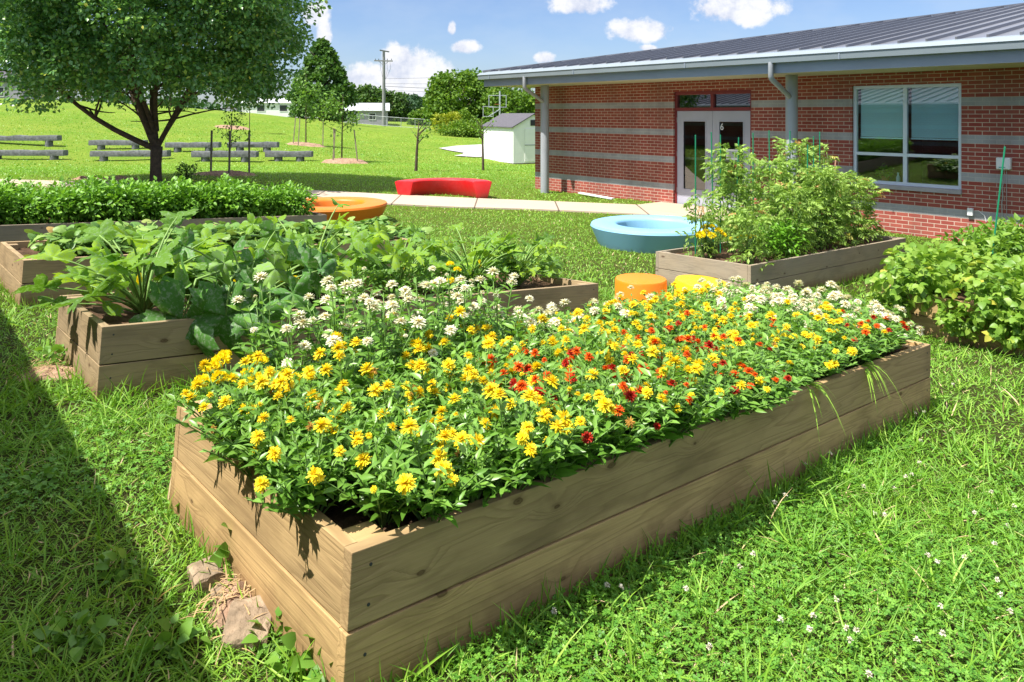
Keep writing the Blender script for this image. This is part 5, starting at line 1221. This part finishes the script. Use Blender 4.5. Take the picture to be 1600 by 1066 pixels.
def far_tree(name, label, x, y, z, H, Rr, mat, nclump, size, shape='round', per=26, group=None, trunk=.18, seed=1, lo=.12, trunkmat='bark'):
    rg = np.random.default_rng(seed); rt = empty(name, (x, y, z)); tag(rt, label, 'tree', group); cs = []; rs = []
    for i in range(nclump):
        f = rg.uniform(lo, 1)
        if shape == 'cone': rad = Rr*min(1.0, (1.03-f)*1.7)**.9
        else: rad = Rr*math.sqrt(max(0.02, 1-((f-.52)/.52)**2))
        a = rg.uniform(0, 6.283); q = rg.uniform(.3, 1)**.5
        cs.append(np.array([math.cos(a)*rad*q, math.sin(a)*rad*q, f*H])); rs.append(Rr*rg.uniform(.16, .30)*(1 if shape == 'round' else (1.25-f*.7)))
    lb = clump_crown(rg, cs, rs, per/(Rr*.23)**2, size, L_TREE, .8)
    link('crown', lb.mesh('crown', smooth=False), [M[mat]], rt)
    tb = LB(); tb.tube([(0, 0, -.3), (0, 0, H*.35), (Rr*.05, 0, H*.8)], [trunk, trunk*.8, trunk*.3], 8, .5, 0)
    for k in range(8):
        a = k*2.4; z0 = H*(.2+.07*k); tb.tube([(0, 0, z0), (math.cos(a)*Rr*.35, math.sin(a)*Rr*.35, z0+H*.12), (math.cos(a)*Rr*.65, math.sin(a)*Rr*.65, z0+H*.18)], [trunk*.4, trunk*.25, trunk*.1], 5, .5, 0)
    link('trunk', tb.mesh('trunk'), [M[trunkmat]], rt); return rt
far_tree('conical_tree', 'tall dense cone-shaped dark green tree between the big tree and the grey house', XP(503, 70), 70, 1.3, 7.6, 2.7, 'conetree', 210, .34, 'cone', seed=21, per=75, trunk=.3, lo=.06)
far_tree('lime_tree', 'large lime green rounded tree left of the school roof corner', XP(722, 75), 75, 0, 5.9, 3.6, 'farlime', 190, .32, seed=22, per=70, trunk=.3, lo=.05)
far_tree('lime_tree', 'green tree mass directly behind the shed, under the eaves', XP(800, 72), 72, -.1, 4.6, 3.0, 'farlime', 150, .30, seed=23, per=60, lo=.03)
far_tree('dark_tree', 'darker green tree behind the basketball goal', XP(764, 80), 80, -.1, 4.9, 2.9, 'fartree', 120, .30, seed=24, per=55, lo=.03)
TL_ = [(552, 118, 5.6, 3.4, 'fartree'), (580, 120, 6.0, 3.4, 'fartree'), (612, 122, 5.2, 3.2, 'fartree'), (632, 125, 3.8, 2.6, 'fardark'), (650, 128, 3.9, 2.8, 'fardark'), (668, 122, 4.2, 2.6, 'fardark'), (686, 118, 3.4, 2.8, 'fardark'),
       (640, 135, 5.0, 3.0, 'fardark'), (520, 125, 6.2, 3.6, 'fartree'), (660, 105, 2.1, 2.0, 'farlime')]
DL = ['distant tree just above the left part of the grey house roof', 'distant tree above the middle of the grey house roof, just left of the utility pole', 'distant tree right behind the utility pole', 'blue-green distant tree right of the grey house gable',
      'blue-green distant tree third right of the utility pole, above the dark roof', 'blue-green distant tree next to the lime tree, left side', 'blue-green distant tree partly behind the lime tree', 'farthest blue-green tree, seen between others right of the pole', 'distant tree mostly hidden behind the cone-shaped tree', 'small yellow-green tree low among the blue-green distant ones']
for i, (px, d, H, Rr, mt) in enumerate(TL_):
    far_tree('distant_tree', DL[i], XP(px, d), d, .1, H, Rr, mt, 80, .45, seed=40+i, per=45, group='distant trees along the horizon', lo=.05)
rg = np.random.default_rng(60)
HL = [(-78, 95, 3.2, 'hill tree at far left, left of the hilltop house'), (-58, 100, 3.0, 'hill tree behind the hilltop house, its right neighbour'), (-48, 104, 2.8, 'hill tree seen through the left part of the big crown'), (-39, 108, 2.5, 'hill tree seen through the right part of the big crown')]
for i, (x, y, z, lab) in enumerate(HL): far_tree('distant_tree', lab, x, y, z-.5, 6.5, 4.2, 'fartree', 60, .45, seed=70+i, per=24, group='trees on the hill behind the big crown', lo=.03)
# wood closing the horizon behind everything
lb = LB(); n = 30000; ang = rg.uniform(-R(62), R(62), n); dd = rg.uniform(150, 175, n); H_ = 3.9+1.3*np.sin(ang*23)+.9*np.sin(ang*61+1)+.5*np.sin(ang*140)
P_ = np.stack([np.sin(ang)*dd, np.cos(ang)*dd, rg.uniform(-.5, 1, n)*H_], 1)
lb.add(L_TREE, P_, orient(rdirs(n, rg)), rg.uniform(.7, 1.5, n), rg.random(n), 0)
tag(link('far_wood', lb.mesh('far_wood', smooth=False), [M['fardark']]), 'continuous line of far-off woods on the horizon', 'woods', kind='stuff')
# hedge + yellow shrub
def shrub(name, label, px, d, w_, h_, mat, seed, n=1500, size=.2, z=None):
    x = XP(px, d); o_ = empty(name, (x, d, g(x, d)-.05 if z is None else z)); tag(o_, label, 'shrub'); link('foliage', bush(seed, h_, w_, n, L_TREE, size, shell=.35, rhi=1, squash=.7, stemr=.03).mesh('shrub_foliage', smooth=False), [M[mat], M['bark']], o_)
shrub('yellow_shrub', 'yellow-green shrub at the foot of the lime tree', 700, 66, 1.3, 2.0, 'yellowbush', 81)
shrub('hedge_shrub', 'low rounded hedge shrub right of the yellow-green shrub', 715, 63, 1.8, 1.15, 'farlime', 82)
shrub('hedge_shrub', 'low hedge shrub left of the shed, beside the hoop', 745, 63, 1.8, 1.2, 'farlime', 83)
shrub('yellow_shrub', 'tall yellow-green shrub left of the basketball goal', 728, 67, 1.0, 2.1, 'farlime', 84)
shrub('round_shrub', 'small round green shrub just right of the big tree trunk', 291, 19.0, .30, .42, 'youngleaf', 85, 500, .06)

# saplings with stakes on mulch mounds
def mound(x, y, rx, ry, h, label):
    n = 28; V = [(0, 0, h)]; rg = np.random.default_rng(int(abs(x)*50)); F = []
    for k, f in enumerate((.4, .75, 1.0)):
        for i in range(n):
            a = i*2*math.pi/n; q = f*(1+rg.normal(0, .05)); X_, Y_ = rx*q*math.cos(a), ry*q*math.sin(a)
            V.append((X_, Y_, (g(x+X_, y+Y_)-g(x, y))+h*(1-f*f)+rg.normal(0, .015)-(.03 if k == 2 else 0)))
    for i in range(n):
        F.append((0, 1+i, 1+(i+1) % n))
        for k in range(2): F.append((1+k*n+i, 1+(k+1)*n+i, 1+(k+1)*n+(i+1) % n, 1+k*n+(i+1) % n))
    mb = MB(); mb.V, mb.F, mb.m = V, F, [0]*len(F); o_ = mb.build('mulch_mound', M['mulch'], None, loc=(x, y, g(x, y)+.01)); tag(o_, label, 'mulch')
mound(XP(352, 20.9), 20.9, .95, .75, .10, 'grey-pink mulch mound under the nearest staked sapling')
mound(XP(538, 30), 30, 1.0, .9, .16, 'mulch mound under the rightmost staked sapling')
mound(XP(478, 41.5), 41.5, 1.2, 1.1, .15, 'mulch mound under the bright green sapling near the cone-shaped tree')
mound(XP(364, 50), 50, 1.2, 1.0, .15, 'mulch mound high on the slope behind the benches')
mound(XP(168, 18.4), 18.4, .9, .45, .08, 'bare mulch patch left of the big tree trunk')
def sapling(px, d, H, crown_lo, Rr, nl, size, mat, label, stakes, lean=0.0, seed=1, trunkr=.03, sh=1.5, painted=None, nb=9):
    rg = np.random.default_rng(seed); x = XP(px, d); rt = empty('sapling', (x, d, g(x, d))); tag(rt, label, 'young tree', 'saplings on the lawn')
    tb = LB(); top = np.array([lean, 0, H]); tb.tube([(0, 0, -.05), (lean*.3, 0, H*.4), (lean*.7, 0, H*.75), tuple(top)], [trunkr, trunkr*.8, trunkr*.5, trunkr*.15], 7, .5, 0); P_ = []
    for k in range(nb):
        z0 = H*(crown_lo+(1-crown_lo)*.7*k/nb); a = rg.uniform(0, 6.28); s_ = 1-.35*k/nb; s0 = np.array([lean*z0/H, 0, z0]); e = s0+np.array([math.cos(a)*Rr*s_, math.sin(a)*Rr*s_, H*.16+.1])
        c = limb_pts(s0, e, .03, rg, 5); tb.tube(c, np.linspace(trunkr*.35, .004, 5), 5, .5, 0)
        m_ = max(2, nl//nb); f = rg.uniform(.3, 1.08, m_); P_.append(s0+(e-s0)*f[:, None]+rg.normal(0, Rr*.17, (m_, 3)))
    link('trunk', tb.mesh('sapling_trunk'), [M['bark']], rt); P_ = np.concatenate(P_); n = len(P_); lb = LB()
    lb.add(L_TREE, P_, orient(rdirs(n, rg)+np.array([0, 0, -.2])), size*rg.uniform(.6, 1.2, n), rg.random(n), 0); link('crown', lb.mesh('sapling_crown', smooth=False), [M[mat]], rt)
    for k, (dx, dy, lx, lab) in enumerate(stakes):
        mb = MB(); xx, yy = x+dx, d+dy; mb.beam((0, 0, -.1), (lx, 0, sh), .045); o_ = mb.build('tree_stake', M['stake_grey'], None, loc=(xx, yy, g(xx, yy))); tag(o_, lab, 'stake', 'wooden stakes around the saplings')
sapling(358, 20.9, 2.0, .35, .62, 260, .085, 'youngleaf', 'spindly sapling in the ring of reddish stakes right of the big tree trunk', [(-.52, 0, .03, 'left stake of the nearest sapling'), (.13, -.35, .03, 'front stake of the nearest sapling'), (.55, .05, .0, 'right stake of the nearest sapling')], .1, 91, .022, 1.25)
sapling(534, 30.2, 2.75, .42, .95, 620, .12, 'youngleaf', 'leafy rounded sapling with three stakes left of the utility pole', [(-.25, -.5, .1, 'front left stake of the rounded sapling'), (.78, -.55, -.16, 'right leaning stake of the rounded sapling'), (-.5, .8, -.02, 'rear stake of the rounded sapling')], .05, 92, .035, 1.35, nb=12)
sapling(478, 41.5, 4.0, .30, .85, 700, .17, 'youngleaf', 'bright green upright sapling in front of the cone-shaped tree', [(-.55, -.6, .15, 'left leaning stake of the bright green sapling'), (-.15, -1.0, .1, 'front stake of the bright green sapling'), (1.0, -.2, .02, 'right stake of the bright green sapling')], .0, 93, .04, 1.55, nb=13)
sapling(390, 48, 3.4, .5, .5, 200, .14, 'youngleaf', 'thin sapling high on the slope under the edge of the big crown', [], .0, 95, .03)
sapling(650, 26.3, 1.75, .50, .55, 90, .10, 'youngleaf', 'sparse young tree with forked trunk directly behind the red bench', [], .1, 94, .06, nb=7)
sapling(755, 28, 1.95, .58, .55, 130, .09, 'youngleaf', 'sparse young tree in front of the white shed', [], -.05, 96, .05, nb=8)

# ------------------------------------------------------------------ stones and dug earth by the foreground bed
def stone(x, y, sx, sy, sz, label, seed):
    rg = np.random.default_rng(seed); bm = bmesh.new(); bmesh.ops.create_icosphere(bm, subdivisions=3, radius=1)
    for v in bm.verts:
        d = v.co.copy(); q = 1+.16*math.sin(d.x*3+seed)+.12*math.sin(d.y*5+seed*2)+.08*math.sin(d.z*7)+rg.normal(0, .03)
        v.co = Vector((max(-.8, min(.8, d.x*q))*sx, max(-.8, min(.8, d.y*q))*sy, max(-.7, min(.62, d.z*q))*sz))
    me = bpy.data.meshes.new('stone'); bm.to_mesh(me); bm.free(); o_ = link('stone', me, M['rock'], None, (x, y, g(x, y)+sz*.32), (rg.uniform(-.2, .2), rg.uniform(-.2, .2), rg.uniform(0, 3))); tag(o_, label, 'stone')
def GP(px, py):   # where the lawn is met at a chosen spot (used for loose stones only)
    d = 3.0
    for _ in range(30):
        x = (px-800)/1155.6*d; d = d*.5+.5*(CZ-g(x, d))*1155.6/(py-178)
    return (px-800)/1155.6*d, d
STN = []
for k, (px, py, a, b_, c_, lab) in enumerate(((322, 905, .07, .055, .04, 'flat pinkish stone in the grass beside the foreground bed'), (388, 985, .075, .10, .05, 'larger tan stone nearest the camera beside the foreground bed'), (345, 935, .04, .035, .03, 'small stone between the two larger ones beside the foreground bed'))):
    x, y = GP(px, py); stone(x, y, a, b_, c_, lab, 5+k); STN.append((x, y, a*1.5))
def earth(px, py, rx, ry, name, label, seed):
    x, y = GP(px, py); rg = np.random.default_rng(seed); mb = MB(); n = 26; V = [(0, 0, .03)]; F = []
    for k, f in enumerate((.3, .6, .85, 1.0)):
        for i in range(n):
            a = i*2*math.pi/n; q = f*(1+.15*math.sin(a*3+seed)+rg.normal(0, .05)); X_, Y_ = rx*q*math.cos(a), ry*q*math.sin(a)
            V.append((X_, Y_, (g(x+X_, y+Y_)-g(x, y))+.035*(1-f*f)+rg.normal(0, .006)-(.02 if k == 3 else 0)))
    for i in range(n):
        F.append((0, 1+i, 1+(i+1) % n))
        for k in range(3): F.append((1+k*n+i, 1+(k+1)*n+i, 1+(k+1)*n+(i+1) % n, 1+k*n+(i+1) % n))
    mb.V, mb.F, mb.m = V, F, [0]*len(F); tag(mb.build(name, M['mulch'], None, loc=(x, y, g(x, y)+.012)), label, 'soil')
    lb = LB(); m_ = 260; p = np.stack([rg.normal(0, rx*.5, m_), rg.normal(0, ry*.5, m_), rg.uniform(.03, .06, m_)], 1)
    lb.add(L_BLADE, p, orient(rdirs(m_, rg, -.2, .5)), rg.uniform(.03, .07, m_), rg.random(m_), 0)
    o_ = link('dry_roots', lb.mesh('dry_roots'), [M['dry']], None, (x, y, g(x, y))); tag(o_, 'tangle of dry roots on the '+label, 'roots', kind='stuff')
    return (x, y, max(rx, ry))
EARTH = [earth(395, 930, .13, .16, 'earth_patch', 'bare dug earth against the left side of the foreground bed', 1), earth(92, 585, .2, .16, 'earth_patch', 'bare dug earth beside the left corner of the zucchini bed', 2)]+STN
def weed(px, py, h, r, n, size, tm, mat, label, seed):
    x, y = GP(px, py); o_ = empty('weed_plant', (x, y, g(x, y))); tag(o_, label, 'weed'); link('foliage', bush(seed, h, r, n, tm, size, shell=.5, out=.9).mesh('weed_foliage'), [M[mat], M['stem']], o_)
weed(372, 900, .12, .06, 22, .06, L_BEAN, 'weed', 'broad-leaved weed against the left side of the foreground bed', 61)
weed(95, 575, .12, .10, 45, .05, L_BEAN, 'weed', 'leafy weed clump beside the zucchini bed corner', 62)
weed(500, 1045, .09, .12, 60, .05, L_BEAN, 'weed', 'low broad-leaved weeds at the near corner of the foreground bed', 63)
for k, (px, py, lab) in enumerate(((430, 1010, 'low broad-leaved weed left of the near corner of the foreground bed'), (468, 985, 'small weed against the lower board near the front corner'), (60, 760, 'broad-leaved weed in the shaded lawn at the left edge'), (190, 900, 'broad-leaved weed in the shaded lawn left of the stones'), (120, 1010, 'broad-leaved weed in the bottom left corner of the lawn'), (300, 800, 'broad-leaved weed beside the left end of the foreground bed'), (270, 1020, 'broad-leaved weed on the shadow edge at the bottom of the lawn'))):
    weed(px, py, .06, .07, 34, .038, L_BEAN, 'weed', lab, 70+k)
weed(640, 470, .2, .12, 50, .07, L_OVATE, 'weed', 'weedy sprig at the right end of the vine bed', 64)

# ------------------------------------------------------------------ grass, clover
def in_bed(x, y, m=.0):
    out = np.zeros(len(x), bool)
    for B in BEDS:
        dx, dy = x-B.O[0], y-B.O[1]; hx = B.x[:2]/np.linalg.norm(B.x[:2]); hy = np.array([-hx[1], hx[0]])
        a = dx*hx[0]+dy*hx[1]; b_ = dx*hy[0]+dy*hy[1]; out |= (a > -m) & (a < B.len+m) & (b_ > -m) & (b_ < B.wid+m)
    return out
def blocked(x, y):
    out = in_bed(x, y, .004)
    d2 = np.full(len(x), 9e9)
    for k in range(len(PATHC)-1):
        a, b_ = PATHC[k], PATHC[k+1]; ab = b_-a; L2 = ab@ab; t_ = np.clip(((x-a[0])*ab[0]+(y-a[1])*ab[1])/L2, 0, 1)
        d2 = np.minimum(d2, (x-a[0]-t_*ab[0])**2+(y-a[1]-t_*ab[1])**2)
    out |= d2 < (.675-.02)**2
    tx_ = (x-W0[0])*UX[0]+(y-W0[1])*UX[1]; ty_ = (x-W0[0])*UI[0]+(y-W0[1])*UI[1]
    out |= (tx_ > -6.89) & (ty_ > -.01); out |= (tx_ > -2.65) & (tx_ < .35) & (ty_ > -1.25)
    for (cx, cy, r0, r1) in ((2.235, 11.7, .56, .86), (-3.26, 13.4, .56, .86)):
        r = np.hypot(x-cx, y-cy); out |= (r < r1) & (r > r0)
    for (cx, cy) in ((1.08, 6.2), (1.54, 6.12)): out |= np.hypot(x-cx, y-cy) < .2
    for (cx, cy, r0) in EARTH: out |= (np.hypot(x-cx, y-cy) < r0*.75) & (RNG.random(len(x)) < .85)
    # pale asphalt
    from_arc = np.zeros(len(x), bool); n = len(arc); j = n-1
    for i in range(n):
        xi, yi = arc[i]; xj, yj = arc[j]
        cnd = ((yi > y) != (yj > y)) & (x < (xj-xi)*(y-yi)/(yj-yi+1e-12)+xi); from_arc ^= cnd; j = i
    out |= from_arc
    out |= (np.abs(x-1.2) < 1.6) & (np.abs(y-39.8) < 2.2)
    return out
def sample(n, r0, r1, half=44):
    r = np.sqrt(RNG.uniform(r0**2, r1**2, n)); a = RNG.uniform(-R(half), R(half), n); return np.sin(a)*r, np.cos(a)*r
def patch(x, y, s=1.0): return .5+.25*(np.sin(x*1.7*s+2*np.sin(y*.9*s))+np.sin(y*2.3*s+1.3*np.sin(x*1.1*s)))
BL3 = blade_leaf(3, 1.0, .02, .30, prof=lambda t: [.8, 1, .72, .05][int(round(t*3))])
BL2 = blade_leaf(2, 1.0, .02, .30, prof=lambda t: {0: 1, .5: .9, 1: .08}[t])
FB_ = (np.array([(0, -.5, 0), (0, .5, 0), (.6, .36, -.05), (.6, -.36, -.05), (1, 0, -.2)]), np.array([(0, 3, 2, 1)]), np.array([(3, 4, 2)]))
gb = LB()
def grass(n, r0, r1, L0, L1, W, tmpl, lay=.55, rshift=0.0, clump=0):
    x, y = sample(n, r0, r1)
    if clump:
        k = max(1, n//clump); x = np.repeat(x[:k], clump)+RNG.normal(0, .03, k*clump); y = np.repeat(y[:k], clump)+RNG.normal(0, .03, k*clump)
    ok = ~blocked(x, y); x, y = x[ok], y[ok]; m_ = len(x); z = G(x, y)-.004
    az = RNG.uniform(0, 2*np.pi, m_); el = np.clip(RNG.normal(lay, .35, m_), .05, 1.5)
    d = np.stack([np.cos(az)*np.cos(el), np.sin(az)*np.cos(el), np.sin(el)], 1)
    Ln = RNG.uniform(L0, L1, m_)*(.75+.5*patch(x, y)); sc = np.stack([Ln, W*RNG.uniform(.7, 1.3, m_), Ln], 1)
    rn = np.clip(RNG.beta(2.2, 2.6, m_)*.92+rshift+.16*(patch(x, y, .6)-.5)+(RNG.random(m_) < .035)*.6, 0, 1)
    if r0 >= 15: rn = .52+(rn-.5)*.45+.34*(patch(x, y, .22)-.5)+.2*(patch(x, y, .07)-.5)
    gb.add(tmpl, np.stack([x, y, z], 1), orient(d, roll=RNG.normal(0, .5, m_)), sc, rn, 0)
grass(135000, .7, 4.0, .022, .068, .0038, BL3, .6)
grass(6500, .9, 4.5, .08, .17, .006, BL3, .75, .0, 9)
grass(125000, 4.0, 8.0, .022, .06, .006, BL2, .65)
grass(6000, 4.0, 9.0, .10, .17, .008, BL3, .8, .05, 8)
grass(115000, 8.0, 15.0, .028, .065, .010, BL2, .7)
grass(120000, 15.0, 32.0, .03, .065, .022, FB_, .8, .06)
grass(50000, 32.0, 60.0, .04, .07, .05, FB_, .9, .10)
# fringe of taller blades along the bed feet
for B in BEDS:
    for (a0, a1, b0, b1, dens_) in ((-.06, B.len+.06, -.07, -.012, 120), (-.07, -.012, -.05, B.wid, 60), (-.06, B.len+.06, B.wid+.012, B.wid+.07, 60)):
        m_ = int(dens_*max(a1-a0, b1-b0)); a = RNG.uniform(a0, a1, m_); b_ = RNG.uniform(b0, b1, m_)
        hx = B.x[:2]/np.linalg.norm(B.x[:2]); hyv = np.array([-hx[1], hx[0]]); x = B.O[0]+a*hx[0]+b_*hyv[0]; y = B.O[1]+a*hx[1]+b_*hyv[1]
        d = np.stack([RNG.normal(0, .4, m_), RNG.normal(0, .4, m_), np.ones(m_)], 1); Ln = RNG.uniform(.04, .13, m_)
        gb.add(BL3, np.stack([x, y, G(x, y)-.005], 1), orient(d, roll=RNG.uniform(0, 6, m_)), np.stack([Ln, np.full(m_, .0055), Ln], 1), RNG.uniform(.1, .8, m_), 0)
tag(link('grass', gb.mesh('grass'), [M['grass']]), 'bright green lawn grass', 'grass', kind='stuff')

# clover
def cl_t():
    V = []; T = []; n0 = 0
    for k in range(3):
        a = k*2*np.pi/3; c, s_ = math.cos(a), math.sin(a)
        pts = [(0, 0, 0), (.45, -.42, .06), (.9, -.40, .02), (.86, 0, -.04), (.9, .40, .02), (.45, .42, .06)]
        V += [(x*c-y*s_, x*s_+y*c, z) for x, y, z in pts]
        T += [(n0, n0+1, n0+3), (n0+1, n0+2, n0+3), (n0, n0+3, n0+5), (n0+3, n0+4, n0+5)]; n0 += 6
    return (np.array(V), np.zeros((0, 4), int), np.array(T))
CLT = cl_t(); cb_ = LB()
def clover(n, r0, r1, size, thr):
    x, y = sample(n, r0, r1); ok = ~blocked(x, y); x, y = x[ok], y[ok]
    f = patch(x, y, 1.3)+.25*np.sin(x*9)*np.sin(y*8)+.35*(x > -.2)*(y < 4); ok = f+RNG.normal(0, .15, len(x)) > thr; x, y = x[ok], y[ok]; m_ = len(x)
    nv = np.stack([RNG.normal(0, .3, m_), RNG.normal(0, .3, m_), np.ones(m_)], 1); nv /= np.linalg.norm(nv, axis=1)[:, None]
    d = np.cross(nv, rdirs(m_, RNG)); z = G(x, y)+RNG.uniform(.012, .045, m_)
    cb_.add(CLT, np.stack([x, y, z], 1), orient(d, nv), size*RNG.uniform(.6, 1.25, m_), RNG.beta(2, 2, m_), 0)
clover(30000, .8, 3.2, .0095, .70)
clover(26000, 3.2, 5.5, .012, .85)
m_ = 110; x, y = sample(900, 1.2, 5.5); ok = (~blocked(x, y)) & (x > -.2) & (patch(x, y, 1.3) > .35); x, y = x[ok][:m_], y[ok][:m_]
for xx, yy in zip(x, y):
    n = 22; d = rdirs(n, RNG, -.3, 1); c = np.array([xx, yy, g(xx, yy)+RNG.uniform(.045, .085)])
    cb_.add(L_SMALL, np.repeat(c[None], n, 0), orient(d), .0105, RNG.random(n), 1)
tag(link('clover', cb_.mesh('clover', smooth=False), [M['clover'], M['cloverflower']]), 'white clover patches with small blossoms in the lawn', 'clover', kind='stuff')
# grass tufts drooping over the front board
for k, (a, n, lab) in enumerate(((2.35, 9, 'grass tuft drooping over the front board of the foreground bed, left one'), (2.95, 14, 'larger grass tuft drooping over the front board of the foreground bed, right one'))):
    lb = LB(); rg = np.random.default_rng(900+k); p = np.zeros((n, 3)); nrm = -B1.y; d = nrm[None]*.8+B1.x[None]*rg.normal(0, .6, (n, 1))+np.array([0, 0, .55])+rg.normal(0, .15, (n, 3)); L_ = rg.uniform(.14, .26, n)
    for q in range(n):
        t_ = np.linspace(0, 1, 6); dd = d[q]/np.linalg.norm(d[q]); c = dd*t_[:, None]*L_[q]; c[:, 2] -= 1.1*L_[q]*t_**2.2
        sd = np.cross(dd, [0, 0, 1]); sd /= np.linalg.norm(sd); wv = (.0042*(1-t_**2)+.0004)[:, None]*sd; V = np.stack([c-wv, c+wv], 1).reshape(-1, 3)
        lb.V.append(V); lb.Q.append(np.array([(2*i, 2*i+1, 2*i+3, 2*i+2) for i in range(5)])+lb.n); lb.mq.append(np.zeros(5, int)); lb.r.append(np.full(12, .75)); lb.n += 12
    o_ = link('grass_tuft', lb.mesh('grass_tuft'), [M['grass']], None, tuple(B1.P(a, .05, -.01))); tag(o_, lab, 'grass tuft')
